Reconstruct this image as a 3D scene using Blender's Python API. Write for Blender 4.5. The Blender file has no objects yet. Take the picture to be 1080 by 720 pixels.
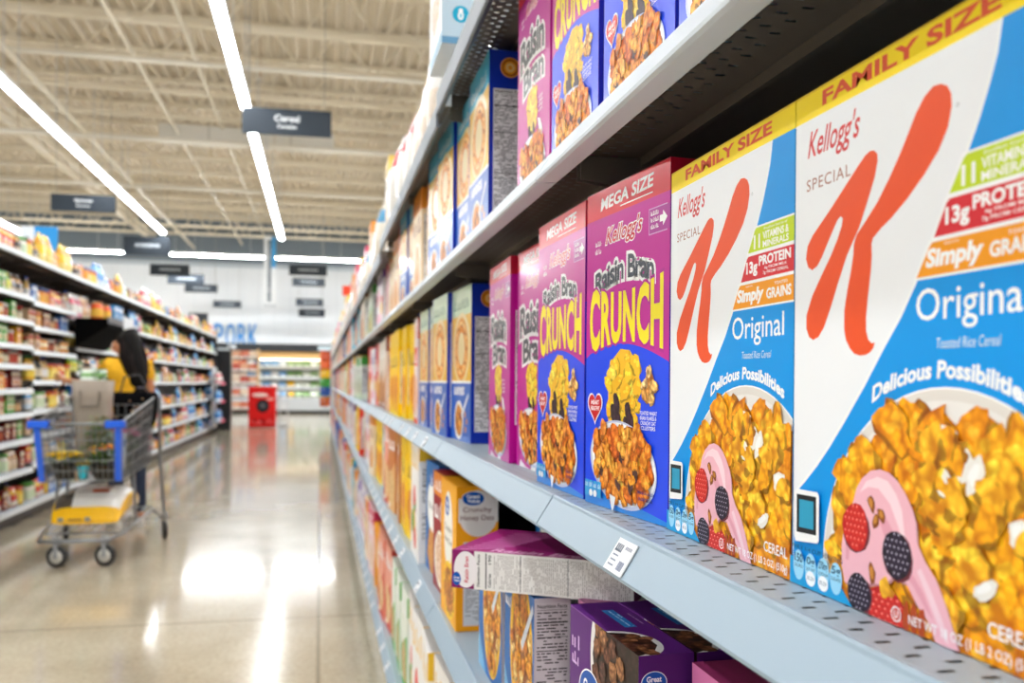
import bpy, math, random
from mathutils import Vector, Matrix
from mathutils.geometry import tessellate_polygon
PI = math.pi
scene = bpy.context.scene
COL = scene.collection

# ------------------------------------------------------------------ colour + materials
def lin(c):
    if isinstance(c, str):
        c = c.lstrip('#'); c = tuple(int(c[i:i+2], 16) for i in (0, 2, 4))
    o = []
    for v in c:
        v /= 255.0
        o.append(v/12.92 if v <= 0.04045 else ((v+0.055)/1.055)**2.4)
    return tuple(o)

def new_mat(name):
    m = bpy.data.materials.new(name); m.use_nodes = True
    nt = m.node_tree; b = nt.nodes['Principled BSDF']
    return m, nt, b

def attr_mat(name, rough=.4, coat=0., coat_r=.1, metal=0., spec=.5, mottle=0., bump=0., bscale=400.):
    m, nt, b = new_mat(name)
    a = nt.nodes.new('ShaderNodeAttribute'); a.attribute_name = 'Col'
    src = a.outputs['Color']
    if mottle:
        tc = nt.nodes.new('ShaderNodeTexCoord')
        n = nt.nodes.new('ShaderNodeTexNoise'); n.inputs['Scale'].default_value = 60; n.inputs['Detail'].default_value = 4
        nt.links.new(tc.outputs['Object'], n.inputs['Vector'])
        r = nt.nodes.new('ShaderNodeMapRange'); r.inputs[3].default_value = 1-mottle; r.inputs[4].default_value = 1+mottle
        nt.links.new(n.outputs['Fac'], r.inputs[0])
        mx = nt.nodes.new('ShaderNodeVectorMath'); mx.operation = 'SCALE'
        nt.links.new(src, mx.inputs[0]); nt.links.new(r.outputs[0], mx.inputs['Scale'])
        src = mx.outputs[0]
    nt.links.new(src, b.inputs['Base Color'])
    b.inputs['Roughness'].default_value = rough
    b.inputs['Metallic'].default_value = metal
    b.inputs['Specular IOR Level'].default_value = spec
    b.inputs['Coat Weight'].default_value = coat
    b.inputs['Coat Roughness'].default_value = coat_r
    if bump:
        tc = nt.nodes.new('ShaderNodeTexCoord')
        n = nt.nodes.new('ShaderNodeTexNoise'); n.inputs['Scale'].default_value = bscale; n.inputs['Detail'].default_value = 2
        bp = nt.nodes.new('ShaderNodeBump'); bp.inputs['Strength'].default_value = bump; bp.inputs['Distance'].default_value = .002
        nt.links.new(tc.outputs['Object'], n.inputs['Vector']); nt.links.new(n.outputs['Fac'], bp.inputs['Height'])
        nt.links.new(bp.outputs[0], b.inputs['Normal'])
    return m

M_PRINT = attr_mat('printed_carton', .45, .1, .25, spec=.22)
M_BLACK = attr_mat('dull_black', .9, spec=.08)
M_MATTE = attr_mat('matte_colour', .65)
M_PAINT = attr_mat('painted_metal', .42, 0, spec=.5)
M_PLAST = attr_mat('plastic', .3, .2)
M_CHROME = attr_mat('wire_chrome', .3, metal=.75)
M_CLOTH = attr_mat('cloth', .9, mottle=.12, bump=.3, bscale=300)
M_HAIR = attr_mat('hair', .6, spec=.12, mottle=.3, bump=.5, bscale=150)
M_FILM = attr_mat('plastic_film', .25, .5, .12, mottle=.1, bump=.5, bscale=35)

# printed photograph of cereal: colour broken up into little clumps
def flake_mat(name, scale, lo, hi):
    m, nt, b = new_mat(name)
    a = nt.nodes.new('ShaderNodeAttribute'); a.attribute_name = 'Col'
    tc = nt.nodes.new('ShaderNodeTexCoord')
    nz = nt.nodes.new('ShaderNodeTexNoise'); nz.inputs['Scale'].default_value = scale*.5
    nt.links.new(tc.outputs['Object'], nz.inputs['Vector'])
    mixv = nt.nodes.new('ShaderNodeVectorMath'); mixv.operation = 'MULTIPLY_ADD'
    mixv.inputs[1].default_value = (.012, .012, .012)
    nt.links.new(nz.outputs['Color'], mixv.inputs[0]); nt.links.new(tc.outputs['Object'], mixv.inputs[2])
    v = nt.nodes.new('ShaderNodeTexVoronoi'); v.feature = 'SMOOTH_F1'; v.inputs['Scale'].default_value = scale
    v.inputs['Smoothness'].default_value = .6
    nt.links.new(mixv.outputs[0], v.inputs['Vector'])
    r = nt.nodes.new('ShaderNodeValToRGB')
    e = r.color_ramp.elements
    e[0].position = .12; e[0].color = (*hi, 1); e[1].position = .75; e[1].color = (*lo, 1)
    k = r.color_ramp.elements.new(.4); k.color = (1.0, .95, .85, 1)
    nt.links.new(v.outputs['Distance'], r.inputs[0])
    mx = nt.nodes.new('ShaderNodeVectorMath'); mx.operation = 'MULTIPLY'
    nt.links.new(a.outputs['Color'], mx.inputs[0]); nt.links.new(r.outputs[0], mx.inputs[1])
    nt.links.new(mx.outputs[0], b.inputs['Base Color'])
    b.inputs['Roughness'].default_value = .42; b.inputs['Coat Weight'].default_value = .12; b.inputs['Coat Roughness'].default_value = .25; b.inputs['Specular IOR Level'].default_value = .22
    return m
M_FLAKE = flake_mat('printed_flakes', 150, (.66, .42, .2), (1.25, 1.35, 2.0))
M_BRAN = flake_mat('printed_bran', 170, (.4, .28, .22), (1.5, 1.5, 1.6))
M_GLOSS = attr_mat('laminated_carton', .35, .5, .14, spec=.25)
MATS = [M_PRINT, M_FLAKE, M_BRAN]
MATS_G = [M_GLOSS, M_FLAKE, M_BRAN]

def emis_mat(name, col, s):
    m, nt, b = new_mat(name)
    b.inputs['Base Color'].default_value = (*col, 1)
    b.inputs['Emission Color'].default_value = (*col, 1); b.inputs['Emission Strength'].default_value = s
    return m

# ------------------------------------------------------------------ mesh builder
class MB:
    def __init__(s): s.v = []; s.f = []; s.m = []; s.c = []; s.sm = []
    def face(s, pts, col, mat=0, smooth=False):
        n = len(s.v); s.v += [tuple(p) for p in pts]; s.f.append(list(range(n, n+len(pts)))); s.m.append(mat); s.c.append(col); s.sm.append(smooth)
    def grid(s, rings, col, mat=0, smooth=True, closed=True, cap0=False, cap1=False):
        n0 = len(s.v); k = len(rings[0])
        for r in rings: s.v += [tuple(p) for p in r]
        for i in range(len(rings)-1):
            cc = col(i) if callable(col) else col
            for j in range(k if closed else k-1):
                a = n0+i*k+j; b = n0+i*k+(j+1) % k
                s.f.append([a, b, b+k, a+k]); s.m.append(mat); s.c.append(cc); s.sm.append(smooth)
        if cap0: s.face(list(reversed(rings[0])), col(0) if callable(col) else col, mat)
        if cap1: s.face(rings[-1], col(len(rings)-2) if callable(col) else col, mat)
    def box(s, x0, x1, y0, y1, z0, z1, col, mat=0, M=None):
        P = [Vector(p) for p in ((x0,y0,z0),(x1,y0,z0),(x1,y1,z0),(x0,y1,z0),(x0,y0,z1),(x1,y0,z1),(x1,y1,z1),(x0,y1,z1))]
        if M is not None: P = [M @ p for p in P]
        n = len(s.v); s.v += [tuple(p) for p in P]
        for q in ((0,3,2,1),(4,5,6,7),(0,1,5,4),(1,2,6,5),(2,3,7,6),(3,0,4,7)):
            s.f.append([n+i for i in q]); s.m.append(mat); s.c.append(col); s.sm.append(False)
    def bbox(s, x0, x1, y0, y1, z0, z1, r, col, mat=0, n=3):
        # box with rounded vertical edges and softened top/bottom
        def ring(z, ins):
            o = []
            for cx, cy, a0 in ((x1-r, y1-r, 0), (x0+r, y1-r, 90), (x0+r, y0+r, 180), (x1-r, y0+r, 270)):
                for k in range(n+1):
                    a = math.radians(a0+90*k/n); o.append((cx+(r-ins)*math.cos(a), cy+(r-ins)*math.sin(a), z))
            return o
        i = r*.5
        s.grid([ring(z0, i), ring(z0+i, 0), ring(z1-i, 0), ring(z1, i)], col, mat, False, cap0=True, cap1=True)
    def tube(s, pts, r, col, mat=0, n=6, cap=True, rs=None):
        pts = [Vector(p) for p in pts]; rings = []
        up = None
        for i, p in enumerate(pts):
            t = ((pts[min(i+1, len(pts)-1)]-pts[max(i-1, 0)])).normalized()
            if up is None:
                up = Vector((0, 0, 1)) if abs(t.z) < .9 else Vector((1, 0, 0))
            a = t.cross(up).normalized(); b = a.cross(t).normalized(); up = b
            rr = rs[i] if rs else r
            rings.append([p+a*rr*math.cos(2*PI*k/n)+b*rr*math.sin(2*PI*k/n) for k in range(n)])
        s.grid(rings, col, mat, True, cap0=cap, cap1=cap)
    def lathe(s, prof, col, mat=0, n=14, c=(0, 0, 0), axis='z', smooth=True):
        rings = []
        for r, z in prof:
            ring = []
            for k in range(n):
                a = 2*PI*k/n; x, y = r*math.cos(a), r*math.sin(a)
                ring.append((c[0]+x, c[1]+y, c[2]+z) if axis == 'z' else ((c[0]+z, c[1]+x, c[2]+y) if axis == 'x' else (c[0]+y, c[1]+z, c[2]+x)))
            rings.append(ring)
        s.grid(rings, col, mat, smooth, cap0=prof[0][0] > 1e-5, cap1=prof[-1][0] > 1e-5)
    def ell(s, c, r, col, mat=0, n=10, m=7):
        rings = []
        for i in range(m+1):
            t = -PI/2+PI*i/m
            rings.append([(c[0]+r[0]*math.cos(t)*math.cos(2*PI*k/n), c[1]+r[1]*math.cos(t)*math.sin(2*PI*k/n), c[2]+r[2]*math.sin(t)) for k in range(n)])
        s.grid(rings, col, mat, True)
    def extrude_y(s, prof, y0, y1, col, mat=0, smooth=False):
        k = len(prof)
        a = [(x, y0, z) for x, z in prof]; b = [(x, y1, z) for x, z in prof]
        s.grid([a, b], col, mat, smooth, cap0=True, cap1=True)
    def mesh(s, name, mats):
        me = bpy.data.meshes.new(name); me.from_pydata(s.v, [], s.f)
        for m in mats: me.materials.append(m)
        me.polygons.foreach_set('material_index', s.m); me.polygons.foreach_set('use_smooth', s.sm)
        at = me.color_attributes.new('Col', 'FLOAT_COLOR', 'CORNER')
        buf = []
        for f, c in zip(s.f, s.c): buf += [c[0], c[1], c[2], 1.0]*len(f)
        at.data.foreach_set('color', buf)
        me.update(); return me
    def obj(s, name, mats, parent=None, loc=(0, 0, 0), rz=0):
        return link(name, s.mesh(name, mats if isinstance(mats, (list, tuple)) else [mats]), parent, loc, rz)

def link(name, data, parent=None, loc=(0, 0, 0), rz=0):
    o = bpy.data.objects.new(name, data); COL.objects.link(o); o.location = loc; o.rotation_euler = (0, 0, rz)
    if parent is not None: o.parent = parent
    return o
def tag(o, label=None, cat=None, group=None, kind=None):
    if label: o['label'] = label
    if cat: o['category'] = cat
    if group: o['group'] = group
    if kind: o['kind'] = kind
    return o
def thing(name, label, cat, loc=(0, 0, 0), rz=0, group=None):
    return tag(link(name, None, None, loc, rz), label, cat, group)
def struct(o): o['kind'] = 'structure'; return o
def dup(o, loc, rz=0, label=None, group=None):
    r = o.copy(); COL.objects.link(r); r.location = loc; r.rotation_euler = (0, 0, rz)
    if label: r['label'] = label
    if group: r['group'] = group
    for ch in list(o.children):
        c = ch.copy(); COL.objects.link(c); c.parent = r
        for g in ch.children:
            d = g.copy(); COL.objects.link(d); d.parent = c
    return r

# ------------------------------------------------------------------ flat print artwork (millimetres on a carton panel)
_txt = {}
def text_tris(s, bold=0., shear=0., spacing=1.0):
    key = (s, bold, shear, spacing)
    if key in _txt: return _txt[key]
    cu = bpy.data.curves.new('lettering', 'FONT'); cu.body = s; cu.size = 1; cu.offset = bold; cu.shear = shear
    cu.resolution_u = 3; cu.space_character = spacing
    ob = bpy.data.objects.new('lettering', cu); COL.objects.link(ob)
    dg = bpy.context.evaluated_depsgraph_get(); ev = ob.evaluated_get(dg); me = ev.to_mesh()
    V = [(v.co.x, v.co.y) for v in me.vertices]
    T = [[V[i] for i in p.vertices] for p in me.polygons]
    ev.to_mesh_clear(); bpy.data.objects.remove(ob); bpy.data.curves.remove(cu)
    xs = [p[0] for t in T for p in t] or [0, 1]; ys = [p[1] for t in T for p in t] or [0, 1]
    _txt[key] = (T, (min(xs), min(ys), max(xs), max(ys)))
    return _txt[key]

def clip(poly, x0, y0, x1, y1):
    for ax, lim, sg in ((0, x0, 1), (0, x1, -1), (1, y0, 1), (1, y1, -1)):
        out = []
        for i, p in enumerate(poly):
            q = poly[i-1]; ip = (p[ax]-lim)*sg >= 0; iq = (q[ax]-lim)*sg >= 0
            if ip != iq:
                t = (lim-q[ax])/(p[ax]-q[ax]); out.append((q[0]+t*(p[0]-q[0]), q[1]+t*(p[1]-q[1])))
            if ip: out.append(p)
        poly = out
        if len(poly) < 3: return []
    return poly

class Art:
    EPS = 0.005
    def __init__(s, w, h, seed=0): s.w = w; s.h = h; s.items = []; s.z = 1; s.rnd = random.Random(seed)
    def up(s): s.z += 1
    def tris(s, T, col, mat=0):
        col = lin(col) if isinstance(col, str) or max(col) > 1.01 else col
        for t in T:
            t = clip(t, 0, 0, s.w, s.h)
            if t: s.items.append((t, col, s.z, mat))
        s.z += 1
    def poly(s, pts, col, mat=0):
        T = tessellate_polygon([[Vector((x, y, 0)) for x, y in pts]])
        s.tris([[pts[i] for i in t] for t in T], col, mat)
    def rect(s, x0, y0, x1, y1, col, mat=0): s.tris([[(x0, y0), (x1, y0), (x1, y1), (x0, y1)]], col, mat)
    def ell(s, cx, cy, rx, ry, col, mat=0, n=36, rot=0.):
        c, sn = math.cos(rot), math.sin(rot)
        s.tris([[(cx+rx*math.cos(a)*c-ry*math.sin(a)*sn, cy+rx*math.cos(a)*sn+ry*math.sin(a)*c) for a in [2*PI*k/n for k in range(n)]]], col, mat)
    def ring(s, cx, cy, rx, ry, t, col, mat=0, n=36):
        T = []
        for k in range(n):
            a, b = 2*PI*k/n, 2*PI*(k+1)/n
            T.append([(cx+rx*math.cos(a), cy+ry*math.sin(a)), (cx+rx*math.cos(b), cy+ry*math.sin(b)),
                      (cx+(rx-t)*math.cos(b), cy+(ry-t)*math.sin(b)), (cx+(rx-t)*math.cos(a), cy+(ry-t)*math.sin(a))])
        s.tris(T, col, mat)
    def blobpts(s, cx, cy, rx, ry, jag=.18, n=16, rot=0.):
        p = []; ph = s.rnd.random()*6
        for k in range(n):
            a = 2*PI*k/n; r = 1+jag*(s.rnd.random()*2-1)*.7+jag*.5*math.sin(3*a+ph)
            x, y = rx*r*math.cos(a), ry*r*math.sin(a)
            p.append((cx+x*math.cos(rot)-y*math.sin(rot), cy+x*math.sin(rot)+y*math.cos(rot)))
        return p
    def blob(s, cx, cy, rx, ry, col, mat=0, jag=.18, n=16, rot=0.): s.poly(s.blobpts(cx, cy, rx, ry, jag, n, rot), col, mat)
    def text(s, t, x0, y0, x1, y1, col, bold=0., shear=0., warp=None, outline=None, ow=.05, spacing=1.0, rise=0.):
        """lettering fitted into the box x0..x1, y0..y1; rise lifts the far end; warp(u01)->dy"""
        def fit(b, c):
            T, bb = text_tris(t, b, shear, spacing)
            T0, b0 = text_tris(t, bold, shear, spacing)
            sx = (x1-x0)/(b0[2]-b0[0]); sy = (y1-y0)/(b0[3]-b0[1]); o = []
            for tr in T:
                q = []
                for px, py in tr:
                    X = x0+(px-b0[0])*sx; Y = y0+(py-b0[1])*sy; u = (X-x0)/(x1-x0)
                    if warp: Y += warp(u, (Y-y0)/(y1-y0))
                    q.append((X, Y+rise*u))
                o.append(q)
            s.tris(o, c)
        if outline is not None: fit(bold+ow, outline)
        fit(bold, col)
    def print_lines(s, x0, y0, x1, y1, pitch, col, fill=.75, th=.4):
        T = []; y = y1
        while y-pitch > y0:
            x = x0
            while x < x1:
                w = s.rnd.uniform(.8, 3.2)*pitch
                if s.rnd.random() < fill: T.append([(x, y-pitch*th), (min(x+w, x1), y-pitch*th), (min(x+w, x1), y), (x, y)])
                x += w+pitch*.45
            y -= pitch
        s.tris(T, col)
    def marks(s, x0, y0, x1, y1, col):
        # lettering too blurred to read: short upright strokes in word-like clumps
        T = []; x = x0; h = y1-y0; n = 0
        while x < x1:
            w = h*s.rnd.uniform(.16, .3); k = s.rnd.choice([.7, 1, .75, 1])
            T.append([(x, y0), (min(x+w, x1), y0), (min(x+w, x1), y0+h*k), (x, y0+h*k)])
            if s.rnd.random() < .6 and x+w*2.4 < x1: T.append([(x+w, y0), (x+w*2.2, y0), (x+w*2.2, y0+h*.2), (x+w, y0+h*.2)])
            x += w*(2.6 if n % 4 else 1.7)+h*.06; n += 1
        s.tris(T, col)
    def flakes(s, pts, n, size, pal, mat=1, dark='7a3c08'):
        """a heap of flakes inside polygon pts"""
        xs = [p[0] for p in pts]; ys = [p[1] for p in pts]
        s.poly(pts, dark if isinstance(dark, tuple) else lin(dark), mat)
        def inside(x, y):
            r = False
            for i, p in enumerate(pts):
                q = pts[i-1]
                if (p[1] > y) != (q[1] > y) and x < (q[0]-p[0])*(y-p[1])/(q[1]-p[1])+p[0]: r = not r
            return r
        P = []; tries = 0
        while len(P) < n and tries < n*60:
            tries += 1
            x, y = s.rnd.uniform(min(xs), max(xs)), s.rnd.uniform(min(ys), max(ys))
            if inside(x, y) and all((x-a)**2+(y-b)**2 > (size*.55)**2 for a, b in P): P.append((x, y))
        for i, (x, y) in enumerate(P):
            rx, ry = size*s.rnd.uniform(.45, .75), size*s.rnd.uniform(.35, .6); rot = s.rnd.random()*PI
            c = lin(s.rnd.choice(pal))
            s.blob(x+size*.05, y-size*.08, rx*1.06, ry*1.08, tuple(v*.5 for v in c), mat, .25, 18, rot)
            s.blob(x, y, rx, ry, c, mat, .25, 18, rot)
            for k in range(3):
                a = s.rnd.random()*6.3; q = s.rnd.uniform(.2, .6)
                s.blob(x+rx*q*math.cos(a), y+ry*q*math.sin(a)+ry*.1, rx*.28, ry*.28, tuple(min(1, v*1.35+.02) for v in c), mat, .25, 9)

def carton(name, w, h, d, base, front=None, side=None, top=None, sidebase=None, mats=None):
    """closed carton standing on z=0, front panel towards -X, width along Y. Art in mm, u runs from +Y to -Y on the front."""
    b = MB(); base = lin(base); sb = lin(sidebase) if sidebase else base
    W, H, D, c = w/2, h, d/2, .0012
    foot = [(-D+c, -W), (D-c, -W), (D, -W+c), (D, W-c), (D-c, W), (-D+c, W), (-D, W-c), (-D, -W+c)]
    n = len(foot)
    for i in range(n):
        p, q = foot[i], foot[(i+1) % n]
        b.face([(p[0], p[1], 0), (q[0], q[1], 0), (q[0], q[1], H), (p[0], p[1], H)], sb if i == 0 else base)
    b.face([(x, y, H) for x, y in foot], base); b.face([(x, y, 0) for x, y in reversed(foot)], base)
    e = Art.EPS/1000
    if top is None:   # tuck flap edge and glue seam
        b.box(-D+.004, D-.004, -W+.002, W-.002, H, H+.0006, base)
    for art, fn in ((front, lambda u, v, z: (-D-z*e, W-u/1000, v/1000)), (side, lambda u, v, z: (-D+u/1000, -W-z*e, v/1000)),
                    (top, lambda u, v, z: (-D+v/1000, W-u/1000, H+z*e))):
        if art is None: continue
        for t, col, z, m in art.items:
            P = [fn(x, y, z) for x, y in t]
            # keep faces pointing outwards
            nn = (Vector(P[1])-Vector(P[0])).cross(Vector(P[2])-Vector(P[1]))
            out = Vector((-1, 0, 0)) if fn(0, 0, 1)[0] < -D-e/2 else (Vector((0, -1, 0)) if fn(0, 0, 1)[1] < -W-e/2 else Vector((0, 0, 1)))
            if nn.dot(out) < 0: P.reverse()
            b.face(P, col, m)
    return b.mesh(name, mats or MATS)
# ------------------------------------------------------------------ carton designs
def oval_logo(a, cx, cy, rx, ry):      # blue oval store-brand mark
    a.ell(cx, cy, rx*1.06, ry*1.06, 'ffffff'); a.ell(cx, cy, rx, ry, '1258b4')
    a.text('Great', cx-rx*.62, cy+ry*.05, cx+rx*.62, cy+ry*.6, 'ffffff', .03)
    a.text('Value', cx-rx*.55, cy-ry*.6, cx+rx*.6, cy-ry*.05, 'ffffff', .03)

def facts(a, x0, y0, x1, y1, ink='3a3434', paper='efecec', title='Nutrition Facts', pitch=3.2):
    a.rect(x0, y0, x1, y1, paper)
    w = x1-x0
    a.text(title, x0+w*.05, y1-7, x1-w*.05, y1-2, ink, .02)
    for f, t in ((.0, .6), (.09, 1.6), (.2, .7), (.30, 1.3), (.62, 1.3), (.66, .5)):
        y = y1-9-(y1-y0-12)*f; a.rect(x0+1.5, y-t, x1-1.5, y, ink)
    a.print_lines(x0+2, y0+2, x1-2, y1-12, pitch, ink, .72, .42)

KARM = [(135.6,275.0),(140.2,272.5),(142.9,267.9),(143.4,261.5),(140.9,252.2),(134.3,242.4),(123.9,233.0),(111.1,223.6),(97.5,215.6),(88.6,211.6),(81.5,207.2),(80.4,204.5),(80.8,198.1),(80.2,190.7),(77.6,175.7),(75.9,163.7),(76.2,156.4),(78.2,151.4),(81.5,149.2),(84,149.8),(82.8,146.6),(79.6,144.2),(75.1,142.9),(70.2,142.8),(65.2,144.0),(60.8,147.1),(56.8,152.1),(54.9,158.1),(54.9,169.2),(57.6,180.4),(61.2,191.7),(63.4,201.0),(63.8,206.8),(66.2,211.6),(74.4,217.7),(85.0,226.2),(95.2,237.0),(103.1,246.5),(110.7,256.8),(116.9,265.8),(123.4,272.4),(130.0,275.7)]
KLEG = [(82.0,255.8),(85.0,253.2),(85.3,248.9),(83.0,241.2),(76.4,228.6),(69.0,215.8),(57.1,201.3),(48.8,187.1),(40.2,171.3),(33.7,160.8),(27.9,155.5),(22.0,153.8),(17.2,156.0),(14.0,161.3),(14.0,169.7),(20.4,181.1),(30.9,193.0),(40.2,203.0),(47.4,212.3),(51.6,219.4),(52.6,223.5),(50.6,225.2),(47.6,223.8),(43.5,219.4),(36.0,210.3),(30.7,203.6),(25.8,199.1),(20.2,197.2),(15.5,199.6),(12.9,205.3),(14.6,212.8),(20.6,218.8),(28.0,223.7),(41.3,232.4),(55.1,242.2),(66.5,250.2),(74.1,255.2),(78.4,256.4)]

def design_k():
    w, h = 205, 309; a = Art(w, h, 3)
    a.rect(0, 0, w, h, 'f3f5f8')
    edge = [(174.5,293),(171.5,277.8),(166.4,264.6),(160.6,251.5),(152.5,236.4),(134,206),(117.2,180),(105,163),(90.2,146.5),(74,127),(54.3,105.4),(39.1,89.6),(25.5,77),(12,66),(0,57)]
    a.poly(edge+[(0,0),(205,0),(205,293)], 'fbfcfd')
    a.poly([(x+1.6,y-1) for x, y in edge]+[(0,-5),(207,-5),(207,293)], '0098ea')
    a.rect(0, 291.6, w, h, 'ffe008')
    a.text('FAMILY SIZE', 30, 296.3, 175, 305.6, 'ea5a33', .035, .0)
    a.rect(0, h-1.4, w, h, 'e6bf10')
    a.text("Kellogg's", 14, 262.5, 69, 284.5, 'd8393b', .012, .35)
    a.text('SPECIAL', 13.2, 247.0, 60, 254.2, 'a5644f', .0, spacing=1.15)
    a.poly(KARM, 'f0541e'); a.poly(KLEG, 'f0541e')
    a.ring(147.5, 261, 1, 1, .35, '999999')
    def tagp(y0, y1, xa, xb, c):
        a.poly([(xa-1.6, y0-1.3), (xb-1.2, y1+1.2), (w, y1+1.2), (w, y0-1.3)], 'fbfcfd')
        a.poly([(xa+.8, y0), (xa+2.6, y0-.0), (w, y0), (w, y1), (xb+2, y1), (xb, y1-1.5)], c)
    tagp(219.4, 235.8, 141.3, 151.9, 'c6dc12'); tagp(199.8, 217, 130.6, 140.5, 'dc2530'); tagp(181, 197.6, 117.7, 128.5, 'f9a010')
    a.text('11', 150.5, 221.2, 159.5, 231, 'ffffff', .04)
    a.text('VITAMINS &', 163.5, 226.2, 198, 231.6, 'ffffff', .02); a.text('MINERALS', 163.5, 220.6, 198, 225.2, 'ffffff', .02)
    a.text('Excellent Source of', 165, 232.8, 196, 234.6, 'ffffff', 0)
    a.text('13g', 139.5, 202.2, 156, 213.2, 'ffffff', .04); a.text('PROTEIN', 158, 208.6, 201, 215.6, 'ffffff', .04)
    a.text('6g FROM MILK', 166, 205, 196, 207.4, 'ffffff', .01); a.text('7g FROM CEREAL', 164, 201.6, 198, 204.2, 'ffffff', .01)
    a.text('MADE WITH', 139, 195.2, 149, 196.4, 'ffffff', 0); a.text('TOASTED', 180, 193.4, 197, 195.4, 'ffffff', .01)
    a.text('Simply', 125.5, 182.4, 165.5, 194.6, 'ffffff', .045, .15); a.text('GRAINS', 169, 184.6, 202, 192, 'ffffff', .035)
    a.text('Original', 118.5, 153.6, 193, 175, 'ffffff', .004)
    a.text('Toasted Rice Cereal', 134, 144.4, 176.5, 149.6, 'e4f3fc', 0, .2)
    # arched line over the bowl
    cx, R = 138, 122
    def arc(u, v):
        x = 82+u*112; return math.sqrt(max(0, R*R-(x-cx)**2))-R
    a.text('Delicious Possibilities', 82, 129.6, 194, 138.6, 'ffffff', .035, .08, warp=arc)
    # bowl
    BC = (141, 19.5)
    a.ell(BC[0], BC[1], 106, 106, 'fdfdfc', n=64); a.ell(BC[0], BC[1], 105, 105, 'e4ded6', n=64); a.ell(BC[0]+1, BC[1]-2, 101, 101.5, 'efebe6', n=64)
    a.ell(BC[0]+3, BC[1]-6, 93, 95, 'd8d0c6', n=64)
    heap = [(205,0),(52,0),(50,12),(46,32),(48,46),(54,60),(64,75),(76,87),(84,98),(97,104),(108,106.5),(119,107.5),(128,107),(136,103.5),(142.6,102),(147,106),(152.6,111.5),(160,114),(168,113),(177.7,108),(184,100),(190,102),(197,98),(205,96)]
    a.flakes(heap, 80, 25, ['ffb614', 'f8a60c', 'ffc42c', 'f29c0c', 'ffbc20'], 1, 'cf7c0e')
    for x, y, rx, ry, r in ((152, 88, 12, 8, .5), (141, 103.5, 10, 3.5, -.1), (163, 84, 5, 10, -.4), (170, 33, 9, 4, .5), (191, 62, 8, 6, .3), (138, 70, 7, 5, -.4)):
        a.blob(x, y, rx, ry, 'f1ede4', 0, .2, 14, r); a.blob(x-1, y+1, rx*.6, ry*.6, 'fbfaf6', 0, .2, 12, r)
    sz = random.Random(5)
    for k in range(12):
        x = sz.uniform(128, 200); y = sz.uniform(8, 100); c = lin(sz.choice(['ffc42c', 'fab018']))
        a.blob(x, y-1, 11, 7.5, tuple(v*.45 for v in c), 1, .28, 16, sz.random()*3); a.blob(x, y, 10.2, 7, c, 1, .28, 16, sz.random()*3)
    # milk pooling, then fruit yoghurt with berries
    yog = [(68,60),(71,68),(76,74),(84,79),(92,80.6),(100,79.5),(107,76),(113,70.5),(119,63),(122,56),(123,46),(129,38),(137,31),(144,20),(150,8),(154,-2),(138,-2),(133,8),(123,15),(115,24),(104,25),(97,19),(88,18),(78,15),(68,12),(60,13),(57,22),(57,34),(60,46)]
    a.poly([(x+1.2, y-1.2) for x, y in yog], 'c98a8c'); a.poly(yog, 'f3b9c6')
    a.poly([(74,66),(80,73),(90,76.5),(99,75),(106,69),(111,61),(113,50),(117,40),(113,42),(108,52),(101,63),(91,70),(82,70)], 'fbd9e0')
    a.poly([(88,60),(95,58),(103,50),(108,40),(118,31),(128,22),(136,10),(130,14),(120,24),(108,31),(98,42)], 'e9a3b4')
    a.poly([(61,40),(66,52),(71,58),(69,50),(65,38),(64,26),(61,26)], 'e7a2b2')
    a.poly([(126,34),(134,24),(142,12),(147,2),(144,2),(138,10),(130,22),(123,32)], 'fad3dc')
    for x, y, rx, ry, c, hi in ((70,46,12.2,13.4,'c41a1c','ef4f42'), (98,6,17,12,'c01c1c','e8473a'), (107,37,12,12.6,'1b1320','5a4a66'), (74,9.5,11,11,'1b1320','54466a')):
        a.blob(x+.8, y-1, rx*1.04, ry*1.04, '6e2a34', 0, .05); a.blob(x, y, rx, ry, c, 0, .06)
        for i in range(-3, 4):
            for j in range(-3, 4):
                dx = i*rx*.3+(j % 2)*rx*.15; dy = j*ry*.27
                if (dx/rx)**2+(dy/ry)**2 < .75:
                    a.ell(x+dx, y+dy, rx*.15, ry*.15, '%s' % ('d93028' if hi[0] == 'e' else '30243a'), n=8); a.z -= 1
        a.z += 1
        for i in range(-3, 4):
            for j in range(-3, 4):
                dx = i*rx*.3+(j % 2)*rx*.15; dy = j*ry*.27
                if (dx/rx)**2+(dy/ry)**2 < .7:
                    a.ell(x+dx-rx*.03, y+dy+ry*.05, rx*.05, ry*.05, 'ff9a88' if hi[0] == 'e' else 'cfc6da', n=6); a.z -= 1
        a.z += 1
    for x, y, rx, ry, r in ((85,61,3,5,.4), (89,52,2.6,4.5,-.4), (94,56,3,4,.6), (86,23,3,6,.2)):
        a.blob(x, y, rx, ry, '8a4a16', 0, .2, 12, r); a.blob(x-.4, y+.6, rx*.6, ry*.6, 'd08a3a', 0, .2, 10, r)
    a.blob(98, 17, 6, 6, 'f0b428', 1, .35, 12)
    for x in (115, 121, 127): a.blob(x, 6, 3, 9, 'b84a1e', 0, .15, 12)
    a.poly([(0, 17), (44, 15), (58, 8), (68, 0), (0, 0)], '1a9fdd')
    # icon panel, left without its code; facts pills
    a.poly([(4.8,30),(6.4,27),(31.4,29.6),(33.2,31.6),(33,58.6),(31,60.6),(7,60.2),(4.8,58)], 'fbfbfb')
    a.poly([(7.6,33),(30.2,34.2),(30,57.6),(7.6,57)], '1c1c20'); a.poly([(10.6,36.4),(27.2,37.2),(27,54.4),(10.6,54)], '2e9fc4')
    a.text('PER 1 1/4 CUP SERVING', 3, 22.6, 58, 25.2, '123a5c', 0)
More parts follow.
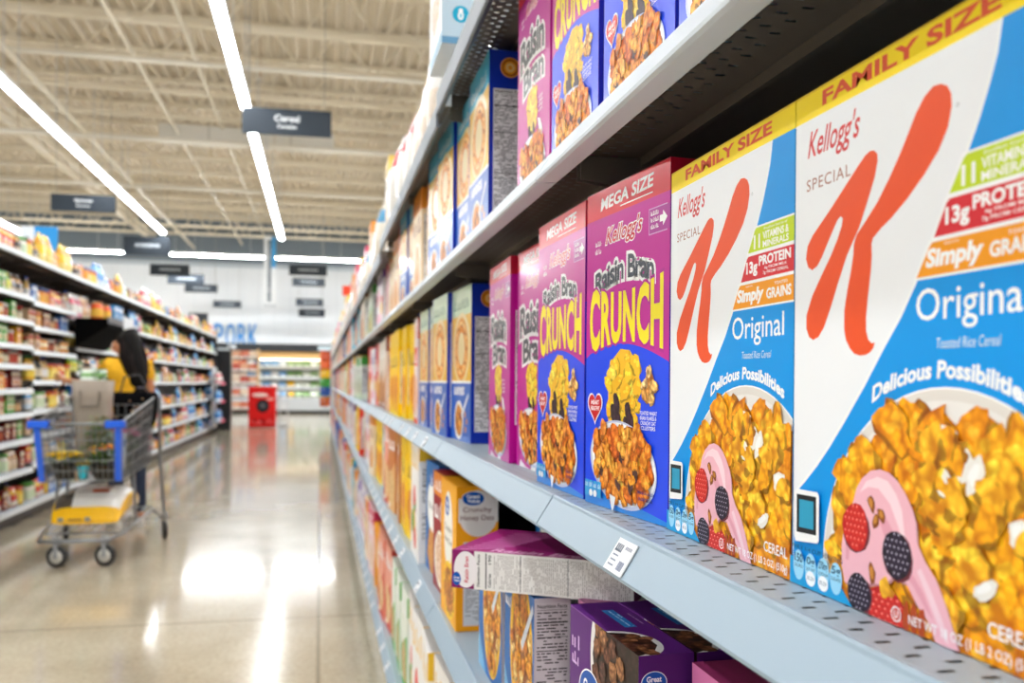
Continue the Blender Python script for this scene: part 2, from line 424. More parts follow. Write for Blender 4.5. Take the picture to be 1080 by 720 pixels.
    for i, (x, t, u) in enumerate(((10.4, '150', 'CALORIES'), (24.3, '0g', 'SAT FAT'), (38.2, '270mg', 'SODIUM'), (51.6, '5g', 'SUGARS'))):
        a.ell(x, 12.6, 6.3, 9.4, '9fdcf8'); a.rect(x-6.3, 11, x+6.3, 14.5, '9fdcf8')
        if i in (1, 2): a.ell(x, 6.6, 5.4, 4.6, 'fbfdff'); a.text('0% DV', x-4, 5.6, x+4, 8, '335577')
        a.text(t, x-4.6, 14.4, x+4.6, 19.8, '15466e', .02); a.text(u, x-5, 11.2, x+5, 13.2, '15466e')
    a.ring(107, 6.2, 4, 4, .7, 'ffffff'); a.text('U', 105.4, 4.2, 108.6, 8.2, 'ffffff', .02)
    a.text('NET WT 18 OZ (1 LB 2 OZ) (510g)', 117, 2.2, 203, 8.6, 'ffffff', .01)
    a.text('CEREAL', 172, 13, 203, 20, 'ffffff', .01)
    side = Art(70, h, 4); side.rect(0, 0, 70, h, '18a0e0'); side.rect(0, 291.6, 70, h, 'ffe11c'); facts(side, 6, 60, 64, 270); side.rect(0, 291, 70, 291.6, 'ffffff')
    return carton('cereal_box', w/1000, h/1000, .070, '1ba0df', a, side)

def kelloggs(a, x0, y0, x1, y1):
    a.text("Kellogg's", x0, y0, x1, y1, 'd21f3c', .015, .35, outline='ffffff', ow=.05, rise=2)

def crunch_like(crunch=True):
    w, h = 181, 325; a = Art(w, h, 8)
    mag = 'c80a98'
    a.rect(0, 0, w, h, mag)
    a.rect(0, 296, w, h, 'e01030'); a.rect(0, h-1.2, w, h, 'b00c28')
    a.text('MEGA SIZE', 34, 303, 150, 316, 'ffffff', .03, .12, rise=3)
    a.rect(80, 300.2, 148, 301.4, 'ffffff')
    kelloggs(a, 47, 262, 128, 284)
    # arrow flash
    a.poly([(141,262),(176,262),(176,286),(141,286)], 'd9a8dc'); a.poly([(142,263),(181,263),(181,285),(142,285)], 'b02a98')
    for k in range(3): a.marks(145, 279-k*6, 160, 283-k*6, 'ffffff')
    a.poly([(162,271),(168,271),(168,267),(176,274),(168,281),(168,277),(162,277)], 'ffffff')
    for k in range(2): a.marks(22, 268-k*8, 36, 273-k*8, 'ffffff')
    if crunch:
        wp = lambda u, v: -8*(2*u-1)**2*(1 if True else 0)+8*0
        a.text('Raisin Bran', 22, 222, 152, 245, '4a4f5a', .03, .0, outline='ffffff', ow=.11, spacing=.95, warp=lambda u, v: 10*math.sin(PI*u)-6+4*u)
        # blue lower field with arched top
        top = [(0, 152+14*math.sin(PI*min(1, (x/w)*1.05))) if x == 0 else (x, 146+22*math.sin(PI*(.12+.8*x/w))-6*x/w) for x in range(0, 182, 10)]
        a.poly(top+[(w, 145), (w, 0), (0, 0)], '0846f4')
        a.poly([(0, 22), (w, 4), (w, 0), (0, 0)], '0a86e6')
        a.text('CRUNCH', 9, 166, 170, 217, 'ffec0a', .04, 0, outline='b80a92', ow=.035, spacing=1.08, warp=lambda u, v: (v-.5)*22*(1-math.sin(PI*u))*.9*1.0)
        # fruit and flakes tumbling down into the spoon
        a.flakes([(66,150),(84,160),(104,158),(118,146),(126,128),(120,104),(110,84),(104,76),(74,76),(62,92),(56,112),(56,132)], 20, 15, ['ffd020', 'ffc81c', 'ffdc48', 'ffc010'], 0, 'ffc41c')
        for x, y in ((70,96),(80,88),(76,106),(102,98),(108,88),(98,84)):
            a.blob(x, y, 6.5, 11, '3e2430', 2, .15, 14, .3)
        # heart badge
        def heart(sc, c):
            P = [];
            for k in range(40):
                t = 2*PI*k/40; P.append((25+sc*16*math.sin(t)**3, 102+sc*(13*math.cos(t)-5*math.cos(2*t)-2*math.cos(3*t)-math.cos(4*t))))
            a.poly(P, c)
        heart(1.16, 'ffffff'); heart(1.03, 'd8141e'); a.text('HEART', 15, 104, 35, 108.5, 'ffffff', .03); a.text('HEALTHY', 14, 98, 36, 102.5, 'ffffff', .03)
        a.flakes([(131,112),(140,108),(152,112),(158,124),(152,134),(146,142),(138,132),(132,122)], 7, 10, ['f0c070', 'e8a850', 'f4d090'], 2, 'c07a30')
        for k, t in enumerate(('TOASTED WHEAT', 'BRAN FLAKES &', 'CRUNCHY OAT', 'CLUSTERS')):
            a.text(t, 127+k, 97-k*4.6, 161-k, 100.6-k*4.6, 'ffffff', .01)
    else:
        a.text('Raisin', 16, 196, 150, 242, '4a4f5a', .03, .0, outline='ffffff', ow=.09, spacing=.93, warp=lambda u, v: 8*math.sin(PI*u)-5)
        a.text('Bran', 36, 158, 150, 194, '4a4f5a', .03, .0, outline='ffffff', ow=.09, spacing=.93, warp=lambda u, v: 6*math.sin(PI*u)-5)
        a.flakes([(60,148),(80,156),(104,152),(114,132),(108,108),(96,90),(74,90),(62,108),(56,128)], 14, 15, ['ffd020', 'ffc81c', 'ffdc48'], 0, 'ffc41c')
        for x, y in ((74,96),(84,88),(98,96)): a.blob(x, y, 6, 10, '3e2430', 2, .15, 14, .3)
        for k in range(4): a.marks(124, 128-k*6, 146, 132-k*6, 'ffffff')
        a.poly([(112,0),(124,22),(140,52),(146,84),(134,100),(120,104),(128,84),(122,52),(108,24),(90,6),(86,0)], 'ffffff')
        a.poly([(20,0),(26,10),(60,2),(90,0)], 'f4ecf2')
    pile = [(22,64),(28,76),(40,80),(52,82),(64,79),(78,78),(90,82),(104,85),(116,84),(127,81),(138,75),(148,62),(152,46),(148,32),(138,24),(122,18),(104,14),(84,12),(66,16),(50,22),(36,34),(27,48)]
    a.ell(88, 47, 74, 42, 'c8d0ec', n=48, rot=-.12); a.ell(89, 48, 71, 39, 'fafbff', n=48, rot=-.12)
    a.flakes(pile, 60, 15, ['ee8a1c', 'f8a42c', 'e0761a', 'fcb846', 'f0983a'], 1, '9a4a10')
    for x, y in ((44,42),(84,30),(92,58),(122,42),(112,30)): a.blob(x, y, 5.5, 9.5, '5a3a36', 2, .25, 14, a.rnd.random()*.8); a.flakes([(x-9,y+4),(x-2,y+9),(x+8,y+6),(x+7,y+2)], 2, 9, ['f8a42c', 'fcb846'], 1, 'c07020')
    if crunch:
        a.poly([(66,16),(70,4),(73,-1),(77,5),(80,14)], 'f4f6fb')
        for i in range(4):
            a.rect(5.5+i*10.4, 8.5, 14.5+i*10.4, 25, '2aa6e8')
            if i in (1, 2): a.ell(10+i*10.4, 12, 4.4, 3.6, 'ffffff')
            a.marks(6.5+i*10.4, 18, 13.5+i*10.4, 22.5, 'dff2ff')
        a.marks(128, 24, 160, 27, '0a2c8c'); a.marks(130, 18, 158, 21, '0a2c8c')
    side = Art(75, h, 4); side.rect(0, 0, 75, h, mag if not crunch else '7a1a9c'); side.rect(0, 296, 75, h, 'c41030')
    if crunch: side.poly([(0, 0), (75, 0), (75, 205), (0, 215)], '1030c0')
    facts(side, 9, 60, 66, 240)
    return carton('cereal_box', w/1000, h/1000, .075, mag, a, side, mats=MATS_G)

def design_ring(topc, seed):
    """honey-ring cereal: pale top, golden middle with one big ring, blue foot with a spoon and bowl, navy edges"""
    w, h = 205, 330; a = Art(w, h, seed)
    a.rect(0, 0, w, h, '1238c0')
    a.rect(6, 262, w, h, topc); a.rect(6, 128, w, 270, 'f9c234')
    a.marks(24, 284, 180, 304, 'ffffff' if topc != 'cfe6c4' else '2f7a5c')
    a.ell(108, 200, 88, 76, 'fbe3a8'); a.ring(106, 198, 66, 66, 30, 'e8962a', 1); a.ring(106, 198, 69, 69, 4, 'f6c060'); a.ring(104, 201, 58, 58, 9, 'fbd488', 1)
    for k in range(9): a.blob(106+50*math.cos(k*.7), 198+50*math.sin(k*.7), 5, 4, 'b86a14', 1)
    a.rect(6, 124, w, 129, 'ffffff'); a.rect(0, 0, w, 124, '1464c8')
    a.text('ALMONDS', 30, 98, 140, 117, 'ffffff', .05)
    a.ell(86, 44, 46, 42, 'ffffff'); a.ell(86, 44, 41, 37, 'f4dcb0'); a.flakes([(50,44),(60,66),(86,76),(112,66),(122,44),(112,22),(86,14),(60,22)], 14, 13, ['e8962a', 'f0a83c', 'd88420'], 1, 'a05a14')
    a.poly([(112,58),(180,104),(186,98),(120,48)], 'e8eef8')
    for x, y in ((150,58),(168,44),(156,26)): a.blob(x, y, 9, 7, 'd8924a', 0, .15)
    side = Art(72, h, 9); side.rect(0, 0, 72, h, '1034b4')
    side.ell(38, 300, 18, 18, 'f6a52c'); side.ring(38, 300, 15, 15, 3, 'a8480c'); side.ring(38, 300, 8, 8, 4, 'fbd488')
    facts(side, 8, 24, 66, 262)
    return carton('cereal_box', w/1000, h/1000, .072, '1034b4', a, side, mats=MATS_G)

def design_generic(w, h, d, base, band, blob, ink='ffffff', seed=0, layout=0, name='cereal_box', words=None):
    a = Art(w, h, seed); r = a.rnd
    if layout == 0:      # band on top, bowl picture below
        a.rect(0, h*.8, w, h, band); a.marks(w*.12, h*.84, w*.88, h*.94, ink)
        a.marks(w*.1, h*.6, w*.9, h*.76, ink)
        a.ell(w*.52, h*.28, w*.42, h*.24, 'fbf6ea'); a.blob(w*.52, h*.29, w*.36, h*.2, blob, 1, .15, 20)
    elif layout == 1:    # white label oval
        a.ell(w*.5, h*.6, w*.38, h*.24, 'fbfbf6'); a.marks(w*.24, h*.58, w*.76, h*.64, '777777')
        oval_logo(a, w*.45, h*.84, w*.16, h*.055)
        a.blob(w*.55, h*.2, w*.42, h*.19, blob, 1, .18, 20)
    elif layout == 2:    # diagonal field
        a.poly([(0, h*.35), (w, h*.62), (w, 0), (0, 0)], band); a.marks(w*.1, h*.74, w*.9, h*.9, ink)
        a.blob(w*.5, h*.28, w*.36, h*.22, blob, 1, .2, 18); a.rect(w*.06, h*.03, w*.3, h*.08, 'ffffff')
    elif layout == 3:    # stripes of copy
        a.rect(0, h*.55, w, h*.72, band); a.marks(w*.08, h*.57, w*.92, h*.7, ink)
        a.blob(w*.5, h*.28, w*.4, h*.2, blob, 1, .25, 18); a.print_lines(w*.1, h*.78, w*.9, h*.92, h*.03, band)
        a.rect(0, 0, w, h*.05, band)
    elif layout == 4:    # white with coloured pictures
        for k in range(7): a.blob(r.uniform(.1, .9)*w, r.uniform(.08, .6)*h, w*.16, h*.09, r.choice([band, blob, 'e03a2a', '3f9a3c', 'f0c030']), 0, .2)
        a.marks(w*.1, h*.72, w*.9, h*.9, band)
    side = Art(d, h, seed+1); side.rect(0, 0, d, h, base); facts(side, d*.1, h*.15, d*.9, h*.75, pitch=5); side.rect(0, h*.8, d, h, band)
    return carton(name, w/1000, h/1000, d/1000, base, a, side)
# ------------------------------------------------------------------ the building
def floor_mat():
    m, nt, b = new_mat('polished_concrete')
    tc = nt.nodes.new('ShaderNodeTexCoord')
    n1 = nt.nodes.new('ShaderNodeTexNoise'); n1.inputs['Scale'].default_value = .9; n1.inputs['Detail'].default_value = 6; n1.inputs['Roughness'].default_value = .62
    n2 = nt.nodes.new('ShaderNodeTexNoise'); n2.inputs['Scale'].default_value = 45; n2.inputs['Detail'].default_value = 3
    nt.links.new(tc.outputs['Object'], n1.inputs['Vector']); nt.links.new(tc.outputs['Object'], n2.inputs['Vector'])
    r = nt.nodes.new('ShaderNodeValToRGB'); e = r.color_ramp.elements
    e[0].position = .32; e[0].color = (*lin('b3a68e'), 1); e[1].position = .7; e[1].color = (*lin('d3c8b0'), 1)
    nt.links.new(n1.outputs['Fac'], r.inputs[0])
    r2 = nt.nodes.new('ShaderNodeMapRange'); r2.inputs[1].default_value = .3; r2.inputs[2].default_value = .7; r2.inputs[3].default_value = .86; r2.inputs[4].default_value = 1.1
    nt.links.new(n2.outputs['Fac'], r2.inputs[0])
    # saw-cut joints
    sx = nt.nodes.new('ShaderNodeSeparateXYZ'); nt.links.new(tc.outputs['Object'], sx.inputs[0])
    prod = None
    for ax, per in (('X', 3.7), ('Y', 4.6)):
        w = nt.nodes.new('ShaderNodeMath'); w.operation = 'PINGPONG'; w.inputs[1].default_value = per/2
        nt.links.new(sx.outputs[ax], w.inputs[0])
        g = nt.nodes.new('ShaderNodeMapRange'); g.inputs[1].default_value = .004; g.inputs[2].default_value = .012; g.inputs[3].default_value = .55; g.inputs[4].default_value = 1
        nt.links.new(w.outputs[0], g.inputs[0])
        if prod is None: prod = g.outputs[0]
        else:
            mm = nt.nodes.new('ShaderNodeMath'); mm.operation = 'MULTIPLY'; nt.links.new(prod, mm.inputs[0]); nt.links.new(g.outputs[0], mm.inputs[1]); prod = mm.outputs[0]
    m3 = nt.nodes.new('ShaderNodeMath'); m3.operation = 'MULTIPLY'; nt.links.new(prod, m3.inputs[0]); nt.links.new(r2.outputs[0], m3.inputs[1])
    sc = nt.nodes.new('ShaderNodeVectorMath'); sc.operation = 'SCALE'; nt.links.new(r.outputs[0], sc.inputs[0]); nt.links.new(m3.outputs[0], sc.inputs['Scale'])
    nt.links.new(sc.outputs[0], b.inputs['Base Color'])
    rr = nt.nodes.new('ShaderNodeMapRange'); rr.inputs[3].default_value = .11; rr.inputs[4].default_value = .2
    nt.links.new(n1.outputs['Fac'], rr.inputs[0]); nt.links.new(rr.outputs[0], b.inputs['Roughness'])
    b.inputs['Coat Weight'].default_value = .5; b.inputs['Coat Roughness'].default_value = .07
    bp = nt.nodes.new('ShaderNodeBump'); bp.inputs['Strength'].default_value = .03; nt.links.new(n1.outputs['Fac'], bp.inputs['Height']); nt.links.new(bp.outputs[0], b.inputs['Normal'])
    return m

XL, XR, YB, YF = -24., 14., -8., 36.
b = MB(); b.face([(XL, YB, 0), (XR, YB, 0), (XR, YF, 0), (XL, YF, 0)], (1, 1, 1)); struct(b.obj('floor', floor_mat()))
# ribbed steel roof deck
def noise_paint(name, c0, c1, scale, rough):
    m, nt, bb = new_mat(name); tc = nt.nodes.new('ShaderNodeTexCoord'); n = nt.nodes.new('ShaderNodeTexNoise'); n.inputs['Scale'].default_value = scale
    nt.links.new(tc.outputs['Object'], n.inputs['Vector']); r = nt.nodes.new('ShaderNodeValToRGB')
    r.color_ramp.elements[0].color = (*lin(c0), 1); r.color_ramp.elements[1].color = (*lin(c1), 1)
    r.color_ramp.elements[0].position = .3; r.color_ramp.elements[1].position = .7
    nt.links.new(n.outputs['Fac'], r.inputs[0]); nt.links.new(r.outputs[0], bb.inputs['Base Color']); bb.inputs['Roughness'].default_value = rough
    return m
M_DECK = noise_paint('tan_steel_deck', 'dacdb6', 'e6dac6', .7, .6)
M_JOIST = noise_paint('cream_steel_paint', 'ece0c8', 'f4ead6', 1.1, .5)
M_WALL = noise_paint('white_wall_paint', 'e9eef3', 'f2f5f9', .4, .7)
b = MB(); ZD = 7.5; prof = []; x = XL
while x < XR:
    prof += [(x, ZD), (x+.05, ZD+.09), (x+.15, ZD+.09), (x+.2, ZD)]; x += .24
for p, q in zip(prof, prof[1:]): b.face([(p[0], YB, p[1]), (p[0], YF, p[1]), (q[0], YF, q[1]), (q[0], YB, q[1])], (1, 1, 1))
struct(b.obj('ceiling', M_DECK))
b = MB(); b.box(XL, XR, YF, YF+.2, 0, 7.7, (1, 1, 1)); struct(b.obj('wall_back', M_WALL))
b = MB()
b.box(XL, XR, YF-.06, YF, 5.75, 7.4, lin('6d7881')); b.box(XL, XR, YF-.1, YF-.02, 5.62, 5.78, lin('b9c3ca'))
struct(b.obj('trim_1', M_PAINT))
b = MB()
for k in range(60): b.box(XL+.6*k, XL+.6*k+.012, YF-.012, YF, 3.0, 5.6, lin('d3dae0'))
struct(b.obj('trim_2', M_PAINT))

def joist_mesh(x0, x1, z0, z1, step, th):
    b = MB(); c = (1, 1, 1)
    b.box(x0, x1, -.06, .06, z1-.07, z1, c); b.box(x0, x1, -.06, -.015, z0, z0+th, c); b.box(x0, x1, .015, .06, z0, z0+th, c)
    x = x0; up = True
    while x < x1-step:
        za, zb = (z0+.04, z1-.04) if up else (z1-.04, z0+.04)
        b.tube([(x, 0, za), (x+step, 0, zb)], .019, c, n=5); 
        if up: b.tube([(x+step, 0, z0+.04), (x+step, 0, z1-.04)], .014, c, n=4)
        x += step; up = not up
    return b.mesh('roof_joist', [M_JOIST])
jm = joist_mesh(XL+.1, XR-.1, 6.68, ZD, .62, .085)
for i in range(20):
    y = 2.4+1.72*i
    o = link('roof_joist', jm, None, (0, y, 0))
    tag(o, 'cream painted open-web steel joist spanning across the roof deck', 'roof joist', 'open-web joists under the roof deck')
gm = joist_mesh(YB+.2, YF-.3, 6.35, 6.68+.02, .9, .11)
for x in (-10.9, -6.2, 1.9):
    o = link('roof_girder', gm, None, (x, 0, 0), PI/2)
    tag(o, 'cream steel truss girder running lengthwise below the cross joists', 'roof girder', 'lengthwise truss girders')
for i, (x, z, r, lb) in enumerate(((-4.75, 6.25, .05, 'pale conduit pipe running lengthwise beside the spices aisle light row'), (-3.0, 6.45, .035, 'thin cream conduit running lengthwise between the two aisle light rows'),
                                   (-2.1, 6.6, .03, 'thin cream conduit closest to the cereal aisle light row'))):
    b = MB(); b.tube([(x, YB+1, z), (x, YF-.5, z)], r, lin('e6dcc6'), n=8)
    for k in range(10): b.tube([(x, 2.4+1.72*2*k, z), (x, 2.4+1.72*2*k, 6.7)], .008, lin('e6dcc6'), n=4)
    tag(b.obj('conduit_pipe', M_PAINT), lb, 'pipe')
for i, (y, z, r, lb) in enumerate(((15.0, 6.3, .045, 'white sprinkler pipe crossing the ceiling nearer the camera'), (19.5, 6.2, .06, 'white sprinkler pipe crossing the ceiling above the rice sign'), (24.3, 6.2, .05, 'white sprinkler pipe crossing the ceiling before the cross light row'))):
    b = MB(); b.tube([(XL+1, y, z), (XR-1, y, z)], r, lin('efe9dc'), n=8)
    for k in range(12): b.tube([(XL+2+3*k, y, z-.12), (XL+2+3*k, y, z)], .018, lin('c8b090'), n=5)
    for k in range(7): b.tube([(XL+3+5*k, y, z), (XL+3+5*k, y, 6.8)], .008, lin('c8b090'), n=4)
    tag(b.obj('sprinkler_pipe', M_PAINT), lb.replace('nearer the camera', 'before the hanging duct'), 'pipe')
# flat supply duct hung under the joists
t = thing('air_duct', 'long flat white duct hanging under the joists behind the cereal sign', 'duct', (-1.57, 20, 6.3))
b = MB(); b.bbox(-1.82, 1.82, -.22, .22, 0, .34, .04, lin('e3dfd6')); b.obj('duct_body', M_PAINT, t)
b = MB()
for x in (-1.2, -.1, 1.1): b.tube([(x, 0, .3), (x, 0, .75)], .012, lin('cfc4ae'), n=5)
b.obj('hanger_rod', M_PAINT, t)
b = MB()
for x in (-.8, .1, .9): b.box(x-.02, x+.02, -.24, .24, -.02, .36, lin('c9c4ba'))
b.obj('duct_band', M_PAINT, t)

# linear lights: every 2.4 m length is a fixture of its own
M_EMIT = emis_mat('lit_diffuser', (.95, .975, 1), 34.)
def fixture(L=2.4):
    t = thing('linear_light', 'x', 'ceiling light')
    b = MB(); b.box(-.07, .07, -L/2, L/2, .0, .07, lin('e8e8e6')); b.tube([(0, -L/2+.3, .07), (0, -L/2+.3, 1.5)], .006, lin('cccccc'), n=4); b.tube([(0, L/2-.3, .07), (0, L/2-.3, 1.5)], .006, lin('cccccc'), n=4)
    b.obj('light_housing', M_PAINT, t)
    b = MB(); b.extrude_y([(-.062, 0), (-.055, -.035), (.055, -.035), (.062, 0)], -L/2+.01, L/2-.01, (1, 1, 1)); b.obj('light_diffuser', M_EMIT, t)
    return t
LROWS = [(-8.0, 'white linear light in the row over the far aisle beyond the spices', 'lights over the far aisle', 27.4), (-4.2, 'white linear light in the row above the spices sign aisle', 'lights over the spices aisle', 25.4),
         (-1.1, 'white linear light in the row above the cereal aisle', 'lights over the cereal aisle', 25.6), (2.0, 'white linear light in the row behind the cereal gondola', 'lights behind the cereal gondola', 25.6), (5.1, 'white linear light two aisles behind the cereal gondola', 'lights two aisles over', 25.6)]
f0 = fixture(); first = True
for X, lb, g, yend in LROWS:
    y = yend-1.2
    while y > -6:
        if first: o = f0; o.location = (X, y, 5.2); o['label'] = lb; o['group'] = g; first = False
        else: dup(f0, (X, y, 5.2), 0, lb, g)
        y -= 2.41
M_EMIT2 = emis_mat('cross_row_diffuser', (.95, .975, 1), 95.)
f1 = fixture(); q = [o for o in f1.children if 'diffuser' in o.name][0]; q.data = q.data.copy(); q.data.materials[0] = M_EMIT2
for k in range(9):
    q = dup(f1, (-12.9+2.41*k, 31.2, 5.42), PI/2, 'white linear light in the cross row before the white back wall', 'cross row of lights')
for o in list(f1.children): bpy.data.objects.remove(o)
bpy.data.objects.remove(f1)

# hanging aisle signs
def aisle_sign(px, Y, w, h, z, X, lines, label, rz=0., font=.05, dash=False):
    t = thing('aisle_sign', label, 'sign', (X, Y, z), rz)
    b = MB(); b.box(-w/2, w/2, -.012, .012, 0, h, lin('27323d')); b.obj('sign_panel', M_MATTE, t)
    b = MB()
    for sx in (-.42, .42): b.tube([(sx*w, 0, h), (sx*w, 0, max(h+.3, 6.75-z))], .004, lin('8a8a84'), n=4)
    b.obj('hanger_wire', M_PAINT, t)
    b = MB()
    if dash:
        r = random.Random(int(Y*10)); x = -w*.25
        while x < w*.25:
            q = r.uniform(.02, .05); b.box(x, x+q, -.0135, -.0125, h*.45, h*.62, lin('c9d2da')); x += q+.012
    else:
        for s, x0, x1, z0, z1 in lines:
            T, bb = text_tris(s, .02); b = MB()
            for tr in T:
                P = [(x0+(p[0]-bb[0])/(bb[2]-bb[0])*(x1-x0), -.0135, z0+(p[1]-bb[1])/(bb[3]-bb[1])*(z1-z0)) for p in tr]
                b.face(P, lin('eef2f5'))
            b.obj('sign_lettering', M_MATTE, t)
    if dash: b.obj('sign_lettering', M_MATTE, t)
    return t
aisle_sign(0, 12.6, 1.2, .36, 4.6, -.48, [('Cereal', -.17, .17, .185, .275), ('Cereales', -.13, .13, .09, .145)], 'dark hanging aisle sign with white cereal lettering, the biggest of the signs', -.03)
aisle_sign(0, 18.9, 1.2, .34, 4.52, -4.62, [('Spices', -.17, .17, .175, .26), ('Especias', -.13, .13, .09, .14)], 'dark hanging sign reading spices, over the next aisle', -.03)
for Y, X, z, w, h, lb in ((25.4, -4.61, 4.57, 1.2, .5, 'dark hanging sign above the cross light row, straight behind the spices sign'),
                       (29.9, -4.74, 4.54, 1.2, .36, 'upper dark sign of the three stepped signs before the white wall'),
                       (32.0, -4.55, 4.5, 1.2, .35, 'middle dark sign of the three stepped signs before the white wall'),
                       (34.0, -4.3, 4.42, 1.15, .3, 'lowest dark sign of the three stepped signs before the white wall'),
                       (34.2, -3.4, 3.9, 1.0, .26, 'small dark sign hanging alone above the blue wall lettering'),
                       (29.4, -.42, 4.63, 1.2, .33, 'dark sign under the cross light row, beside the tall banner'),
                       (33.4, -.45, 4.7, 1.18, .3, 'dark sign second in the column beside the tall banner'),
                       (34.0, -.42, 4.02, 1.0, .28, 'dark sign third in the column beside the tall banner'),
                       (34.6, -.35, 3.66, .98, .3, 'dark sign lowest in the column beside the tall banner')):
    aisle_sign(0, Y, w, h, z, X, None, lb, dash=True)
t = thing('hanging_banner', 'tall narrow white banner with blue head and dark upright writing', 'banner', (-1.48, 26.9, 3.39))
b = MB(); b.box(-.17, .17, -.02, .02, 0, 2.06, lin('eef2f5')); b.box(.03, .172, -.0215, -.02, 1.15, 2.06, lin('4aa4dd')); b.box(-.17, .17, -.0215, -.02, 0, .06, lin('c0c6cc')); b.obj('banner_panel', M_MATTE, t)
b = MB(); r = random.Random(2); z = .15
while z < 1.9:
    q = r.uniform(.05, .11); b.box(-.07, .04, -.024, -.022, z, z+q, lin('4a5b6b')); z += q+.03
b.obj('banner_lettering', M_MATTE, t)
b = MB(); b.tube([(-.15, 0, 2.06), (-.15, 0, 3.3)], .004, lin('999999'), n=4); b.tube([(.15, 0, 2.06), (.15, 0, 3.3)], .004, lin('999999'), n=4); b.obj('hanger_wire', M_PAINT, t)
# blue wall lettering
for i, (ch, x0, x1) in enumerate((('P', -4.05, -3.72), ('O', -3.62, -3.27), ('R', -3.17, -2.84), ('K', -2.76, -2.42))):
    T, bb = text_tris(ch, 0.0); b = MB()
    for tr in T:
        P = [((p[0]-bb[0])/(bb[2]-bb[0])*(x1-x0), 0, (p[1]-bb[1])/(bb[3]-bb[1])*.95) for p in tr]
        Q = [(x, -.06, z) for x, _, z in P]
        b.face(Q, lin('0890e0')); b.face([(x, 0, z) for x, _, z in reversed(P)], lin('0890e0'))
        for k in range(3): b.face([P[k], P[(k+1) % 3], Q[(k+1) % 3], Q[k]], lin('0e8ccc'))
    o = b.obj('sign_letter', M_PLAST, None, (x0, YF-.01, 2.47))
    tag(o, 'big blue wall letter %s of the word on the white back wall' % ch, 'sign letter', 'blue wall letters')

# ------------------------------------------------------------------ gondola shelving
LIP = lin('9cb0bf'); DECKT = lin('98a8b3'); UNDER_SHADE = lin('6a625a')  # last colour has the shade beneath the shelves painted in
BAY = .914
def shelf_mesh_set(L, xf, xb, perforated, tilt=.0195, hh=.033, lip=None, sw=.0035):
    """deck, rail and bracket meshes for one shelf: front lip top edge at x=xf, z=0 is the top of the deck; y from 0 to L"""
    d = MB(); g = .002
    x = xf+.004; rows = 5 if perforated else 0; x0 = xf+.012
    def plate(xa, xc, ya, yc):
        d.face([(xa, ya, 0), (xc, ya, 0), (xc, yc, 0), (xa, yc, 0)], DECKT); d.face([(xa, yc, -.0015), (xc, yc, -.0015), (xc, ya, -.0015), (xa, ya, -.0015)], UNDER_SHADE)
    if perforated:
        plate(x, x0, g, L-g)
        for r in range(rows):
            ra = x0+r*.0135; rb = ra+.0085
            p = .0225; off = (r % 2)*p/2; y = g; k = 0
            while True:
                ya = off+.006+k*p
                if ya+sw > L-g: plate(ra, rb, y, L-g); break
                plate(ra, rb, y, ya); y = ya+sw; k += 1
            plate(rb, ra+.0135 if r < rows-1 else xb, g, L-g)
    else:
        plate(x, xb, g, L-g)
    # front and rear folds plus stiffening ribs underneath
    d.box(xf+.10, xf+.106, g, L-g, -.012, -.0016, UNDER_SHADE); d.box(xf+.21, xf+.225, g, L-g, -.022, -.0016, UNDER_SHADE)
    d.box(xb-.01, xb, g, L-g, -.03, -.0016, UNDER_SHADE); d.box(xf+.016, xf+.028, g, L-g, -.030, -.0045, UNDER_SHADE) if False else None
    rail = MB(); h = hh; t = tilt
    prof = [(xf+.006, .0005), (xf+.001, .0018), (xf-.001, .0005), (xf-.0018, -.002), (xf-t, -h+.003), (xf-t+.0005, -h), (xf-t+.004, -h-.0015), (xf+.004, -h-.001), (xf+.012, -h+.006), (xf+.012, -h+.0085), (xf+.003, -h+.003), (xf+.004, -.004)]
    rail.extrude_y(prof, g, L-g, lip or LIP)
    br = MB()
    for y in (0,):
        br.grid([[(xf+.03, y, -.004), (xb, y, -.004), (xb, y, -.075), (xb-.08, y, -.075), (xf+.03, y, -.03)], [(xf+.03, y+.003, -.004), (xb, y+.003, -.004), (xb, y+.003, -.075), (xb-.08, y+.003, -.075), (xf+.03, y+.003, -.03)]], UNDER_SHADE, smooth=False, cap0=True, cap1=True)
        br.lathe([(.004, 0), (.004, .003), (0.0, .004)], UNDER_SHADE, n=8, c=(xf+.09, y+.003, -.03), axis='y')
    return d.mesh('deck', [M_PAINT]), rail.mesh('price_rail', [M_PAINT]), br.mesh('bracket', [M_PAINT])
RSET = {}
for key, xf in (('eye', .256), ('mid', .252), ('top', .238), ('low', .242), ('base', .240)):
    RSET[key] = (xf, shelf_mesh_set(BAY, xf, .74, key in ('eye', 'top', 'mid'), .0195 if key not in ('top',) else .002, .033 if key != 'top' else .045, lin('cbd5dc') if key == 'mid' else (lin('6d7783') if key == 'top' else None), .0055 if key == 'top' else .0035))  # same lip paint: mid lightened as if lit, top darkened as if shaded
LEV = {'eye': 1.0736, 'mid': 1.458, 'top': 1.815, 'low': .73, 'base': .25}
WORDS = {'eye': 'eye-level', 'mid': 'fourth', 'top': 'topmost', 'low': 'second-lowest', 'base': 'bottom'}
def topz(Y): return LEV['top']-(0.0 if Y < 1.87 else .025 if Y < 3.69 else .07)
